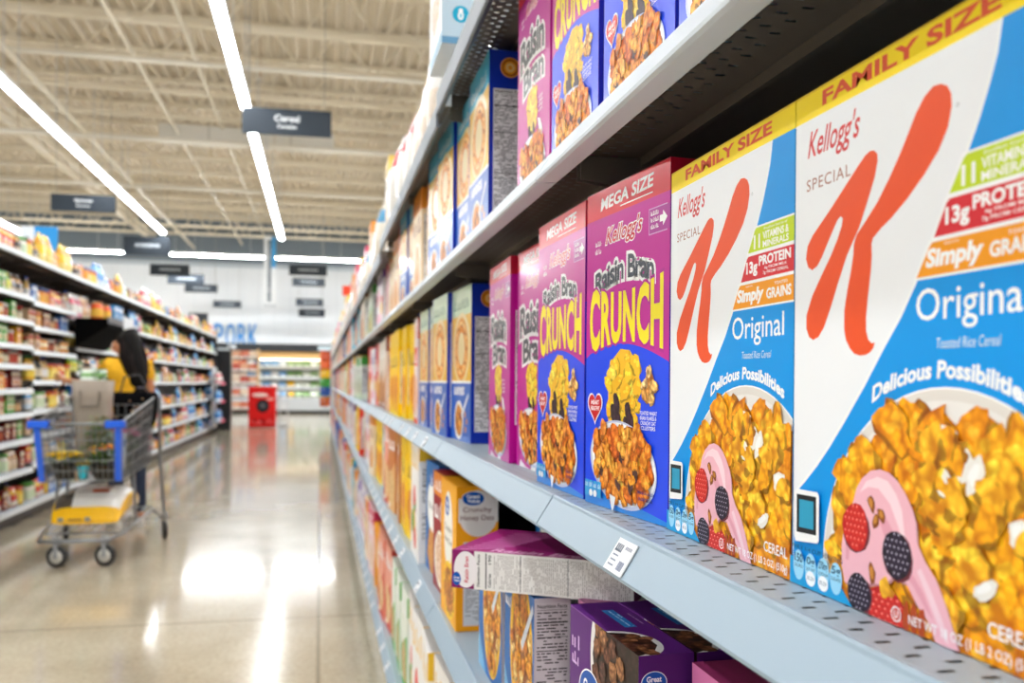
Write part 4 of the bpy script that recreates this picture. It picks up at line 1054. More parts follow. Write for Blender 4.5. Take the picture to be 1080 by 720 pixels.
for c, l, ds in (('c42a20', 'f0e8d8', 'red food can'), ('2a6ab8', 'f4f4f0', 'blue food can'), ('3f8a3c', 'e8e4c8', 'green food can'), ('e8982a', 'fff0d0', 'orange food can')):
    addp('food_can', can(.115, .04, c, l).mesh('food_can', [M_PLAST]), .088, .115, ds)
for i, (w, h, c, bd, bl, ds) in enumerate(((120, 150, 'd6b48c', 'c8281a', 'a85a2a', 'tan food box with red band'), (110, 150, '3fa02a', 'd8e8c0', 'd8c080', 'bright green food box'), (130, 150, 'd8342a', 'f4c030', 'f0b060', 'red food box'), (120, 150, '2f6cc0', 'f0f4f8', '7ab0e0', 'blue food box'), (120, 150, '7c1f1a', 'd8c8a8', 'c87a3c', 'dark red food box'), (130, 150, 'f2b42a', 'd86a1c', 'e88a2a', 'orange-yellow food box'))):
    addp('food_box', small_box(w, h, 60, c, bd, bl, i), w/1000+.008, h/1000, ds)
for c, bd, l, ds in (('3a2c28', 'c89048', 'd8c8b0', 'dark brown food pouch'), ('d8482c', 'f0c040', 'f4e8d8', 'red food pouch'), ('f4f2f0', '4a9ad8', 'd8e8f4', 'white and blue food pouch'), ('e2d820', '6ab03a', 'f4f090', 'yellow-green food pouch'), ('e8d0b0', 'b8803c', 'e0c8a0', 'tan food pouch')):
    addp('food_pouch', pouch_mesh(.13, .16, .07, c, bd, l).mesh('food_pouch', [M_FILM]), .14, .16, ds)
for c, cap, l, ds in (('f0902a', '3a5a9a', 'f4b040', 'orange plastic tub'), ('f0c030', 'd84a2c', 'f8e070', 'yellow plastic tub'), ('f2efe8', '58a040', 'd8e8c8', 'white tub with green lid')):
    addp('plastic_tub', jar(.15, .055, c, cap, l, 1.0, .16).mesh('plastic_tub', [M_PLAST]), .118, .15, ds)
for c, bd, l, ds in (('2a84d8', '7ac0f0', 'e8f4fc', 'big blue flour bag'), ('f0ece4', 'd83a5c', 'e8a0b0', 'big white flour bag with pink band'), ('e0b080', 'c87a3c', 'f0d8b0', 'big tan flour bag'), ('f4c81c', 'e0a010', 'f8e080', 'big yellow flour bag')):
    addp('flour_bag', pouch_mesh(.17, .27, .10, c, bd, l).mesh('flour_bag', [M_FILM]), .18, .27, ds)
byname = {}
for p in PR: byname.setdefault(p[0], []).append(p)
rr_ = random.Random(77)
placed = {}
def lput(p, y, z, k, li, x, label=None, group=None):
    name, mesh, w, h, ds = p
    lb = label or '%s, opposite %s shelf %s' % (ds, LW[li] if isinstance(li, int) else li, lzone(k))
    rz = PI if name in ('food_box',) else (PI/2 if False else rr_.uniform(-.1, .1))
    o = link(name, mesh, None, (x, y, z+.0006), rz)
    return tag(o, lb, name.replace('_', ' '), group or lb+' group')
for k in range(len(BY)-1):
    y0 = BY[k]; ky = k
    where = lzone(k)
    t = thing('gondola_bay', 'dark backed shelving frames of the opposite gondola %s' % where, 'shelving', (XF-.02, y0+LL, 0), PI, 'opposite gondola bays %s' % where)
    link('back_panel', lb1, t); link('upright', lb2, t); link('kick_plate', lb3, t)
    lv = levels(k)
    for li, z in enumerate(lv+[2.22]):
        top = li == len(lv)
        s = thing('gondola_shelf', ('deep canopy shelf crowning the opposite gondola %s' % where) if top else 'white-edged %s shelf of the opposite gondola %s' % (LW[li], where), 'shelf',
                  (XF+(.05 if top else 0), y0+LL, z), PI, ('canopy shelves %s' % where) if top else '%s opposite shelves %s' % (LW[li], where))
        mm_ = LTOP if top else LS; link('deck', mm_[0], s); link('price_rail', mm_[1], s); link('bracket', mm_[2], s, (0, .004, 0)); link('bracket', mm_[2], s, (0, LL-.010, 0))
        if k < 1: continue
        gap = (lv[li+1]-z-.03) if li < len(lv)-1 else (.35 if top else 2.2-z-.03)
        y = y0+.04
        while y < y0+LL-.1:
            if li == 0: pool = ['flour_bag', 'sauce_bottle', 'plastic_tub', 'food_box'] if k > 2 else ['sauce_bottle', 'plastic_tub', 'food_box', 'food_pouch']
            elif k < 3: pool = ['spice_jar', 'spice_jar', 'food_can', 'food_box'] if gap < .2 else ['sauce_bottle', 'food_box', 'plastic_tub', 'food_pouch']
            else: pool = ['food_pouch', 'plastic_tub', 'food_box', 'sauce_bottle', 'flour_bag', 'food_can'] if gap > .3 else ['food_pouch', 'plastic_tub', 'food_box', 'food_can']
            if top: pool = ['food_pouch', 'plastic_tub', 'food_box', 'flour_bag']
            cand = [p for n_ in pool for p in byname[n_] if p[3] < gap]
            if not cand: cand = [p for p in byname['spice_jar']+byname['food_can'] if p[3] < gap]
            if not cand: break
            p = rr_.choice(cand)
            if k >= 9 and li < 3 and p[0] == 'flour_bag': p = byname['flour_bag'][0]
            for i in range(rr_.choice([1, 2, 3, 3]) if p[2] < .1 else rr_.choice([1, 2])):
                if y+p[2] > y0+LL-.02: y += .05; break
                lput(p, y+p[2]/2, z, k, 'canopy' if top else li, XF-.075-rr_.uniform(0, .02)+(.04 if top else 0))
                y += p[2]+.004+(.012 if k > 8 else 0)
# deep dark tray of orange jars and blue cartons behind the shopper
t = thing('display_tray', 'deep black display tray jutting from the opposite gondola above the shopper', 'display tray', (XF+.02, 9.45, 1.68))
b = MB(); b.grid([[(0, 0, -.16), (.30, 0, .05), (.30, 0, .13), (0, 0, .13)], [(0, 1.25, -.16), (.30, 1.25, .05), (.30, 1.25, .13), (0, 1.25, .13)]], lin('030303'), smooth=False, cap0=True, cap1=True); b.obj('tray_body', M_BLACK, t)
b = MB(); b.box(.30, .307, 0, 1.25, .085, .15, lin('55565a')); b.obj('tray_edge', M_PAINT, t)
b = MB(); b.box(.308, .31, .70, 1.22, .03, .2, lin('dfe5ea')); b.obj('tray_card', M_MATTE, t)
oj = jar(.17, .062, 'e8501c', 'e8a060', 'f8c040', .8, .12).mesh('snack_jar', [M_PLAST]); r = random.Random(3)
for i, y in enumerate((9.62, 9.98)):
    tag(link('snack_jar', oj, None, (XF+.18, y, 1.811)), 'fat orange snack jar with yellow label, %s of the pair on the black tray' % ['first', 'second'][i], 'jar')
bc = small_box(120, 190, 70, '2f8fd0', 'f0f4f8', 'a0d0f0', 61)
for i, y in enumerate((10.22, 10.37, 10.52)):
    tag(link('food_box', bc, None, (XF+.2, y, 1.811), PI), 'blue food box behind the orange jars on the black tray, %s of three' % ORD[i], 'food box')
# blue and white header card standing on the canopy shelf
t = thing('header_card', 'blue and white header card standing on the canopy of the opposite gondola', 'sign', (-2.55, 9.1, 2.222))
b = MB(); b.box(-.10, .10, -.008, .008, 0, .42, lin('2a9ae4')); b.box(-.22, -.10, -.008, .008, 0, .42, lin('e8eef4')); b.box(-.18, -.15, -.0095, -.008, .1, .32, lin('3a5a6a')); b.obj('card_sheet', M_MATTE, t)
b = MB(); b.box(-.22, .1, -.04, .04, 0, .015, lin('666a6e')); b.obj('card_foot', M_PAINT, t)
t = thing('end_panel', 'dark end panel at the far end of the opposite gondola', 'panel', (-2.7, 21.86, 0)); b = MB(); b.box(-.3, .3, 0, .03, 0, 2.25, lin('2c2e31')); b.obj('panel_board', M_PAINT, t); b = MB(); b.box(-.31, .31, -.005, .035, 2.25, 2.3, lin('8a939b')); b.obj('panel_cap', M_PAINT, t)
t = thing('wing_rack', 'small white rack of blue and pink packs on the gondola end', 'rack', (-2.33, 20.3, .15))
b = MB()
for z in (.12, .55, .95): b.box(0, .2, 0, .8, z, z+.02, lin('e4e8ec')); b.box(.195, .205, 0, .8, z, z+.06, lin('e03a6a'))
b.box(0, .012, 0, .8, 0, 1.35, lin('c8ccd0')); b.obj('rack_frame', M_PAINT, t)
for zi, z in enumerate((.29, .72, 1.12)):
    for i in range(4):
        p = byname['flour_bag'][0] if zi < 2 else byname['flour_bag'][1]
        tag(link('flour_bag', p[1], None, (-2.225, 20.41+.19*i, z+.001)), '%s on the white wing rack, %s tier' % (p[4], ['lowest', 'middle', 'upper'][zi]), 'flour bag', 'wing rack bags %d' % zi)
# tall dark cooler end and the black notice above it
t = thing('cooler_end_panel', 'tall black panel standing beyond the opposite gondola, below the blue letters', 'panel', (-2.35, 22.6, 0))
b = MB(); b.bbox(-.26, .22, -.2, .2, 0, 2.02, .02, lin('15181c')); b.obj('panel_body', M_PLAST, t)
b = MB(); b.box(-.2, .18, -.212, -.2, 1.93, 1.99, lin('c8d0d4')); b.box(-.24, -.14, -.212, -.2, .8, 1.2, lin('8ab0a8')); b.obj('notice_sheet', M_MATTE, t)
t = thing('black_sign_board', 'small black square board above the gondola end beside the blue letters', 'sign', (-2.9, 22.3, 2.32))
b = MB(); b.box(-.2, .24, -.01, .01, .0, .5, lin('2b3036')); b.obj('board', M_MATTE, t); b = MB(); b.tube([(0.02, 0, -.1), (.02, 0, 0)], .01, lin('777777')); b.obj('post', M_PAINT, t)

# ------------------------------------------------------------------ refrigerated wall case and the red bin
t = thing('refrigerated_case', 'long open refrigerated case along the white back wall under a black fascia', 'refrigerated case', (-1.2, 33.4, 0))
b = MB(); b.box(-2.6, 1.8, 0, 1.0, 0, .12, lin('1a1c1e')); b.box(-2.6, 1.8, -.05, 1.0, .12, .52, lin('c3c8cc')); b.box(-2.6, 1.8, .9, 1.0, .5, 2.0, lin('f0ead8')); b.obj('case_body', M_PAINT, t)
b = MB(); b.box(-2.6, 1.8, -.1, 1.0, 2.28, 2.56, lin('24282c')); b.box(-2.1, -1.8, -.11, -.1, 2.34, 2.5, lin('c0c4c8')); b.box(1.1, 1.55, -.11, -.1, 2.34, 2.5, lin('c0d0d8')); b.obj('fascia', M_PAINT, t)
b = MB(); b.box(-2.6, 1.8, -.04, .9, 2.0, 2.28, lin('d9ae70')); b.obj('wood_soffit', M_MATTE, t)
b = MB(); b.box(-2.5, 1.7, .1, .16, 1.985, 1.999, (1, .96, .88)); b.obj('case_light', emis_mat('case_lamp', (1, .95, .85), 9.), t)
for z in (.52, .9, 1.28, 1.66):
    b = MB(); b.box(-2.55, 1.75, .25-.12*(z < .6)*2, .9, z, z+.03, lin('3a3d40')); b.box(-2.55, 1.75, .23-.12*(z < .6)*2, .25-.12*(z < .6)*2, z-.02, z+.04, lin('d0d4d8')); b.obj('shelf', M_PAINT, t)
r = random.Random(9)
pkm = {}
for nm, cs in (('meat_pack', ['e8b090', 'd87a60', 'f0d8c0', 'c8584a']), ('drink_pack', ['8ab8e0', 'd8e6f0', '6a9ac8', 'f4f6f8']), ('produce_pack', ['a8c890', 'e8f0e0', 'f4c030', '88b070'])):
    pkm[nm] = [pouch_mesh(.28, .27, .16, c, c, 'f8f8f4').mesh(nm, [M_FILM]) for c in cs]
for zi, z in enumerate((.55, .93, 1.31, 1.69)):
    for i in range(15):
        x = -3.65+.285*i; nm = 'meat_pack' if i < 4 else ('drink_pack' if i < 9 else 'produce_pack')
        lb = '%s on the %s shelf of the refrigerated case' % ({'meat_pack': 'reddish meat pack', 'drink_pack': 'pale blue pack', 'produce_pack': 'green or yellow produce pack'}[nm], ['lowest', 'second', 'third', 'upper'][zi])
        tag(link(nm, r.choice(pkm[nm]), None, (x, 33.4+.42-(.14 if zi == 0 else 0), z+.001), PI/2), lb, nm.replace('_', ' '), lb+' group')
t = thing('wooden_rack', 'narrow wooden rack of reddish packs beside the black panel', 'rack', (-2.35, 29.0, 0))
b = MB(); b.box(-.45, -.4, -.2, .2, 0, 2.2, lin('dcb98a')); b.box(.4, .45, -.2, .2, 0, 2.2, lin('dcb98a')); b.obj('rack_side', M_MATTE, t)
for z in (.25, .65, 1.05, 1.45, 1.85):
    b = MB(); b.box(-.4, .4, -.2, .2, z, z+.03, lin('5a4030')); b.obj('shelf', M_MATTE, t)
for zi, z in enumerate((.28, .68, 1.08, 1.48, 1.88)):
    for i in range(3):
        tag(link('meat_pack', pkm['meat_pack'][(zi+i) % 4], None, (-2.6+.27*i, 28.93, z+.001), PI/2), 'reddish pack on the wooden rack, tier %s' % ORD[zi], 'meat pack', 'wooden rack tier %s' % ORD[zi])
t = thing('display_bin', 'bright red square display bin with black round print, standing in the cross aisle', 'display bin', (-1.45, 23.6, 0))
b = MB(); b.bbox(-.33, .33, -.33, .33, .02, 1.04, .02, lin('e01414')); r = random.Random(4)
b.obj('bin_body', M_PRINT, t)
b = MB()
def disc(x, z, rx, rz, c, e=0): b.face([(x+rx*math.cos(a), -.3305-e, z+rz*math.sin(a)) for a in [2*PI*k/16 for k in range(16)]][::1], lin(c))
disc(.02, .56, .16, .17, '1c1c20', .001); disc(.02, .57, .08, .08, '5a5a60', .002)
for k in range(9): disc(-.24+.06*k, .16+.04*math.sin(k*2), .06, .04, r.choice(['f04a4a', 'b80c0c', 'f47070']), .0005)
disc(-.05, .84, .2, .05, 'f8e0d8', .001); disc(.2, .74, .1, .03, 'f4b0a8', .0012)
b.obj('bin_print', M_PRINT, t)
b = MB(); b.box(-.34, .34, -.34, .34, 1.02, 1.06, lin('f03a3a')); b.obj('bin_rim', M_PRINT, t)
t = thing('stanchion_rack', 'slim pale grey rack standing beside the red bin', 'rack', (-.93, 23.7, 0))
b = MB(); b.box(-.12, .12, -.12, .12, 0, .05, lin('9aa0a4')); 
for x in (-.1, .1):
    for y in (-.1, .1): b.tube([(x, y, 0), (x, y, .98)], .015, lin('b8bcc0'))
b.obj('rack_frame', M_PAINT, t)
b = MB()
for z in (.25, .5, .75, .96): b.box(-.11, .11, -.11, .11, z, z+.02, lin('dfe3e6'))
b.obj('rack_tier', M_PAINT, t)
# the many small far boxes past the three hundred that show largest become one mass
import bmesh
cb = sorted([o for o in COL.objects if o.name.split('.')[0] == 'cereal_box'], key=lambda o: o.location.y)
rest = cb[295:]
if rest:
    bm = bmesh.new()
    for o in rest:
        n0 = len(bm.verts); bm.from_mesh(o.data); bm.verts.ensure_lookup_table()
        bmesh.ops.transform(bm, matrix=o.matrix_basis, verts=bm.verts[n0:])
    me = bpy.data.meshes.new('cereal_boxes'); bm.to_mesh(me); bm.free()
    for m in MATS: me.materials.append(m)
    for o in rest: bpy.data.objects.remove(o)
    tag(link('cereal_boxes', me), 'many small blurred cereal boxes at the far end of the cereal gondola', 'cereal boxes', None, 'stuff')
# ------------------------------------------------------------------ shopping cart
WIRE = lin('8f9396'); BLUE = lin('0f5fe0')
CX, CY = -1.49, 6.55
cart = thing('shopping_cart', 'grey wire shopping cart with blue corner bumpers, loaded with plants and bags', 'shopping cart', (CX, CY, 0), .0)
def P(u, v, w):   # basket surface: u -1..1 across, v 0 front..1 rear, w 0 bottom..1 top
    hw = (.232+.018*v)+(.013+.032*v)*w
    z0 = .55+.03*v; z1 = .92+.17*v
    y = (-.47+.02*v-.08*w)*(1-v)+v*(.46+.03*w)
    return Vector((u*hw, y, z0+(z1-z0)*w))
b = MB()
for w in (0, .18, .36, .54, .72, .88):
    for u in (-1, 1): b.tube([P(u, v/6, w) for v in range(7)], .0032, WIRE, n=5)
    b.tube([P(-1+i/3, 0, w) for i in range(7)], .0032, WIRE, n=5)
for i in range(25):
    v = i/24
    for u in (-1, 1): b.tube([P(u, v, 0), P(u, v, 1)], .0026, WIRE, n=4)
for i in range(15):
    u = -1+2*i/14; b.tube([P(u, 0, 1), P(u, 0, 0), P(u, 1, 0)], .0026, WIRE, n=4)
for i in range(9): b.tube([P(-1, i/8, 0), P(1, i/8, 0)], .0026, WIRE, n=4)
for i in range(13): u = -1+2*i/12; b.tube([P(u, 1, 0), P(u, 1, .95)], .0026, WIRE, n=4)
b.obj('wire_basket', M_CHROME, cart)
b = MB(); b.tube([P(-1, 1, 1), P(-1, .5, 1), P(-1, 0, 1), P(0, 0, 1), P(1, 0, 1), P(1, .5, 1), P(1, 1, 1)], .008, WIRE, n=8); b.obj('basket_rim', M_CHROME, cart)
for sgn in (-1, 1):
    b = MB()
    a0, a1 = P(sgn, 0, 1.02), P(sgn, 0, .0)
    m = Vector((0, -.012, 0))
    b.grid([[p+Vector((-sgn*.026, -.012, 0)), p+Vector((sgn*.010, -.012, 0)), p+Vector((sgn*.012, .030, 0)), p+Vector((-sgn*.026, .004, 0))] for p in (a1, (a0+a1)/2, a0)], BLUE, smooth=False, cap0=True, cap1=True)
    b.bbox(-.065+a0.x-sgn*.02, .055+a0.x-sgn*.02, a0.y-.022, a0.y+.05, a0.z-.035, a0.z+.012, .012, BLUE)
    b.obj('corner_bumper', M_PLAST, cart)
    b = MB(); b.tube([(sgn*.245, -.40, .21), (sgn*.30, .3, .255), (sgn*.345, .53, .16)], .012, WIRE, n=8)
    b.tube([(sgn*.345, .53, .15), (sgn*.315, .50, .6), (sgn*.295, .56, 1.06)], .013, WIRE, n=8)
    b.tube([(sgn*.262, -.1, .225), (sgn*.235, -.05, .58)], .010, WIRE, n=8)
    b.obj('side_frame', M_CHROME, cart)
b = MB(); b.tube([(-.245, -.40, .21), (-.20, -.62, .195), (.20, -.62, .195), (.245, -.40, .21)], .013, WIRE, n=8)
for i in range(9): x = -.22+.055*i; b.tube([(x, -.38, .21), (x, .48, .255)], .004, WIRE, n=4)
for y, z in ((-.38, .205), (0., .228), (.48, .25)): b.tube([(-.26, y, z), (.26, y, z)], .007, WIRE, n=5)
b.obj('lower_rack', M_CHROME, cart)
b = MB(); b.tube([(-.295, .57, 1.06), (.295, .57, 1.06)], .017, lin('2d3a55'), n=10); b.obj('handle', M_PLAST, cart)
b = MB()
for z in (.74, .84, .94, 1.02): b.tube([(-.22, .30, z), (.22, .30, z)], .003, WIRE, n=4)
for i in range(9): b.tube([(-.22+.055*i, .30, .70), (-.22+.055*i, .30, 1.02)], .003, WIRE, n=4)
for i in range(9): b.tube([(-.22+.055*i, .30, .72), (-.22+.055*i, .46, .76)], .003, WIRE, n=4)
b.obj('child_seat', M_CHROME, cart)
for x, y, rr, rear in ((-.14, -.45, .07, 0), (.145, -.45, .07, 0), (-.345, .53, .068, 1), (.345, .53, .068, 1)):
    b = MB(); b.box(-.022, -.017, -.012, .014, rr*.9, .175, lin('9a9c9e')); b.box(.017, .022, -.012, .014, rr*.9, .175, lin('9a9c9e')); b.box(-.022, .022, -.016, .018, .16, .20, lin('a8aaac')); b.tube([(-.026, 0, rr), (.026, 0, rr)], .006, lin('666666'))
    c = b.obj('caster', M_PLAST, cart, (x, y, 0), 1.25 if not rear else .3)
    b = MB(); b.lathe([(rr*.62, -.014), (rr*.92, -.014), (rr, -.008), (rr, .008), (rr*.92, .014), (rr*.62, .014)], lin('1e1e20'), n=20, c=(0, 0, rr), axis='x')
    b.lathe([(rr*.2, -.016), (rr*.62, -.015), (rr*.62, .015), (rr*.2, .016)], lin('c8c6be') if not rear else lin('3a3a3c'), n=20, c=(0, 0, rr), axis='x')
    b.obj('wheel', M_PLAST, c)

# things in the cart
def leafy(b, c, r, n, cols, rnd, ls=.03, flat=1.):
    for i in range(n):
        a = rnd.random()*2*PI; t = math.acos(rnd.uniform(-.3, 1)); q = rnd.uniform(.5, 1)
        p = Vector((c[0]+r[0]*q*math.sin(t)*math.cos(a), c[1]+r[1]*q*math.sin(t)*math.sin(a), c[2]+r[2]*q*math.cos(t)))
        d = Vector((math.cos(a), math.sin(a), rnd.uniform(-.2, .8))).normalized(); s = d.cross(Vector((0, 0, 1))).normalized()
        u = d.cross(s); L = ls*rnd.uniform(.7, 1.3); w = L*.35
        b.face([p, p+d*L*.5+s*w+u*.004, p+d*L, p+d*L*.5-s*w+u*.004], lin(rnd.choice(cols)))
def plant(name, loc, pot, ph, pr, leaves, flowers, label, r, lh, nl=120, nf=26, fs=.014, tall=0):
    t = thing(name, label, 'potted plant', loc); rnd = random.Random(label)
    b = MB(); b.lathe([(pr*.75, 0), (pr*.95, ph*.9), (pr*1.05, ph*.9), (pr*1.05, ph), (pr*.9, ph), (pr*.85, ph*.85), (0.0001, ph*.85)], lin(pot), n=16); b.obj('pot', M_PLAST, t)
    b = MB(); leafy(b, (0, 0, ph+lh*.3), (r, r, lh), nl, leaves, rnd)
    for k in range(6): b.tube([(0, 0, ph*.8), (r*.5*math.cos(k), r*.5*math.sin(k), ph+lh*.7)], .0025, lin(leaves[0]), n=4)
    b.obj('foliage', M_MATTE, t)
    if flowers:
        b = MB()
        for k in range(nf):
            a = rnd.random()*2*PI; q = rnd.random()**.5; h = ph+lh*(.75+.5*(1-q*q))+rnd.uniform(-.01, .015)
            c = (r*q*math.cos(a), r*q*math.sin(a), h)
            b.lathe([(0.0001, -.003), (fs, .004), (fs*.6, .008), (0.0001, .010)], lin(rnd.choice(flowers)), n=8, c=c)
        b.obj('flower', M_MATTE, t)
    return t
def cw(x, y, z): return (CX+x, CY+y, z)
plant('mum_plant', cw(-.125, -.35, .556), '22201f', .10, .075, ['3f6b22', '557f2a', '2e5018'], ['ffd414', 'f5c400', 'ffe040'], 'potted plant with yellow blossoms in a black pot at the cart front', .105, .05, fs=.030, nf=46)
plant('marigold_plant', cw(.115, -.34, .556), '26221f', .10, .085, ['4a7a24', '6a9a30', '33591a'], ['f08a1c', 'e85a18', 'e8b020'], 'potted plant with orange blossoms in a black pot by the blue bumper', .10, .09, nl=200, nf=24, fs=.022)
plant('tall_foliage_plant', cw(.04, -.14, .562), '3a2c20', .12, .07, ['4f7d2c', '38611f', '6f8a3a', '8a6a2a'], None, 'tall green leafy potted plant in the middle of the cart', .10, .22, nl=420)
plant('petunia_plant', cw(.145, .10, .575), '2a2a2a', .12, .07, ['3f6a2c', '2f5520', '557a3a'], ['e0188a', 'c01878', 'f050a8'], 'potted plant with magenta blossoms beside the handbag', .09, .13, nl=240, nf=26, fs=.034)
t = thing('small_teal_pot', 'small teal flower pot with yellow blossoms between the two front plants', 'potted plant', cw(-.005, -.39, .556))
b = MB(); b.lathe([(.028, 0), (.036, .085), (.03, .085), (.028, .07), (.0001, .07)], lin('1fb4c4'), n=14); b.obj('pot', M_PLAST, t)
b = MB(); leafy(b, (0, 0, .09), (.035, .035, .03), 40, ['557f2a', 'e8c820', 'f5d420'], random.Random(3), .02); b.obj('foliage', M_MATTE, t)
# tote bag
t = thing('tote_bag', 'tall taupe reusable tote bag standing in the cart', 'bag', cw(-.045, .03, .57))
b = MB()
def rr(w, d, z, r=.03, n=4):
    o = []
    for cx, cy, a0 in ((w-r, d-r, 0), (-w+r, d-r, 90), (-w+r, -d+r, 180), (w-r, -d+r, 270)):
        for k in range(n+1):
            a = math.radians(a0+90*k/n); o.append((cx+r*math.cos(a), cy+r*math.sin(a), z))
    return o
b.grid([rr(.085, .07, 0), rr(.095, .08, .02), rr(.10, .085, .25), rr(.115, .095, .50), rr(.122, .10, .625), rr(.117, .095, .625), rr(.105, .085, .5)], lin('9d9184'), cap0=True); b.obj('bag_body', M_CLOTH, t)
b = MB(); b.tube([(-.06, -.098, .55), (-.055, -.11, .45), (.055, -.11, .45), (.06, -.098, .55)], .008, lin('867b70'), n=6); b.obj('strap', M_CLOTH, t)
tag(pouch_mesh(.17, .13, .09, 'dfe8dc', '7fae6a', 'b8d4a8').obj('salad_bag', M_FILM, None, cw(-.045, .03, 1.14), PI/2+.2), 'pale green and white bag peeking out of the taupe tote', 'bag')
t2 = thing('leaf_bunch', 'bunch of dark green leaves poking out of the taupe tote', 'produce', cw(-.0, .0, 1.16)); b = MB(); leafy(b, (0, 0, .05), (.04, .04, .07), 60, ['4a7a34', '6a9a50', '3a6028'], random.Random(9), .03); b.obj('leaves', M_MATTE, t2)
b = MB(); b.tube([(0, 0, -.1), (0, 0, .06)], .01, lin('6a9a50'), n=5); b.obj('stalk', M_MATTE, t2)
# black handbag in the child seat
t = thing('handbag', 'black studded handbag resting on the cart seat', 'handbag', cw(.155, .42, .86), .05)
b = MB(); b.grid([rr(.12, .05, 0, .03), rr(.14, .065, .03, .04), rr(.15, .07, .14, .04), rr(.15, .06, .22, .03), rr(.145, .04, .25, .02)], lin('08080a'), cap0=True, cap1=True); b.obj('bag_body', M_BLACK, t)
b = MB(); b.tube([(-.1, -.05, .24), (-.07, -.055, .36), (.03, -.05, .38), (.1, -.05, .24)], .007, lin('202024'), n=6); b.obj('handle', M_PLAST, t)
b = MB(); r = random.Random(2)
for k in range(14): b.ell((r.uniform(-.13, .13), -.07, r.uniform(.06, .2)), (.006, .004, .006), lin('d8b890'), n=6, m=4)
b.obj('stud', M_CHROME, t)
tag(pouch_mesh(.16, .26, .12, 'c6d6ea', '5a86c0', 'e8eef6').obj('grocery_bag', M_FILM, None, cw(.10, -.02, .575), PI/2+.2), 'white and blue plastic grocery bag behind the blue bumper', 'bag')
# bag of potting mix on the lower rack
t = thing('soil_bag', 'plump yellow bag with white and dark print lying on the lower cart rack', 'bag', cw(.0, -.02, .268), .04)
b = MB(); rings = []
for i in range(13):
    v = -1+2*i/12; k = (1-abs(v)**3.2)
    w = .232*(.86+.14*k); h = .03+.17*k
    rings.append([(w*math.copysign(abs(math.cos(a))**.6, math.cos(a)), v*.40, h/2+h/2*math.copysign(abs(math.sin(a))**.8, math.sin(a))) for a in [2*PI*j/24 for j in range(24)]])
k0 = len(b.v)
for i in range(12):
    for j in range(24):
        a, c = rings[i], rings[i+1]; q = [a[j], a[(j+1) % 24], c[(j+1) % 24], c[j]]
        mid = sum(p[0] for p in q)/4; up_ = 2 <= j <= 9
        col = 'f2b90a'
        if up_ and 0 < i < 11: col = 'e9e6e0' if mid > -.08 else ('4a4038' if i % 3 else '8a7a64')
        if up_ and 2 < i < 10 and .02 < mid < .1: col = 'c8582a' if i % 2 else 'e9e6e0'
        b.face(q, lin(col), smooth=True)
b.face(list(reversed(rings[0])), lin('f2b90a')); b.face(rings[-1], lin('f2b90a'))
b.obj('bag_body', M_FILM, t)
b = MB(); b.box(-.16, -.13, -.412, -.40, .02, .045, lin('8a8a80')); b.box(.0, .03, -.412, -.40, .02, .045, lin('8a8a80')); b.box(-.1, -.02, -.411, -.4, .025, .038, lin('a87a10')); b.obj('printed_marks', M_MATTE, t)

# ------------------------------------------------------------------ the shopper
def skin_obj(name, pts, edges, radii, mat, parent, root=0, sub=2):
    me = bpy.data.meshes.new(name); me.from_pydata([tuple(p) for p in pts], edges, []); o = link(name, me, parent)
    m = o.modifiers.new('Skin', 'SKIN'); m.use_smooth_shade = True
    if not me.skin_vertices: 
        bpy.context.view_layer.objects.active = o
    for i, r in enumerate(radii):
        r = r if isinstance(r, tuple) else (r, r)
        me.skin_vertices[0].data[i].radius = r
        me.skin_vertices[0].data[i].use_root = (i == root)
    s = o.modifiers.new('Sub', 'SUBSURF'); s.levels = s.render_levels = sub
    me.materials.append(mat); return o
def flat_mat(name, col, rough, bump=0.):
    m, nt, bb = new_mat(name); tc = nt.nodes.new('ShaderNodeTexCoord'); n = nt.nodes.new('ShaderNodeTexNoise'); n.inputs['Scale'].default_value = 25
    r = nt.nodes.new('ShaderNodeValToRGB'); c = lin(col); r.color_ramp.elements[0].color = (*[v*.85 for v in c], 1); r.color_ramp.elements[1].color = (*[min(1, v*1.1) for v in c], 1)
    nt.links.new(tc.outputs['Object'], n.inputs['Vector']); nt.links.new(n.outputs['Fac'], r.inputs[0]); nt.links.new(r.outputs[0], bb.inputs['Base Color']); bb.inputs['Roughness'].default_value = rough
    if bump:
        bp = nt.nodes.new('ShaderNodeBump'); bp.inputs['Strength'].default_value = bump; bp.inputs['Distance'].default_value = .01; nt.links.new(n.outputs['Fac'], bp.inputs['Height']); nt.links.new(bp.outputs[0], bb.inputs['Normal'])
    return m
M_SKIN = flat_mat('skin', 'c98a64', .5); M_SHIRT = flat_mat('yellow_knit', 'f2b51c', .85, .3); M_JEANS = flat_mat('denim', '26324a', .85, .3)
per = thing('person', 'person in yellow shirt with long dark tied-back hair, reaching toward the opposite shelves', 'person', (-1.53, 7.72, 0))
per.scale = (.955, .955, .955)
F = Vector((-.62, .78, 0)); S = Vector((.78, .62, 0)); U = Vector((0, 0, 1))
def B(s, f, z): return S*s+F*f+U*z
FH = Vector((-.93, .36, 0)); SH = Vector((.36, .93, 0))
def H(s, f, z): return B(0, .07, z)+SH*s+FH*(f-.07)
v = [B(0,0,.95), B(0,.0,1.08), B(0,.02,1.22), B(0,.03,1.34), B(0,.04,1.42), B(0,.065,1.48), H(0,.10,1.545), H(0,.095,1.60)]
e = [(0,1),(1,2),(2,3),(3,4),(4,5),(5,6),(6,7)]; R = [(.135,.10),(.115,.085),(.125,.09),(.12,.085),(.055,.05),(.05,.05),(.078,.092),(.066,.078)]
def chain(start, pts, rs):
    i0 = start
    for p, r in zip(pts, rs): v.append(p); R.append(r); e.append((i0, len(v)-1)); i0 = len(v)-1
    return i0
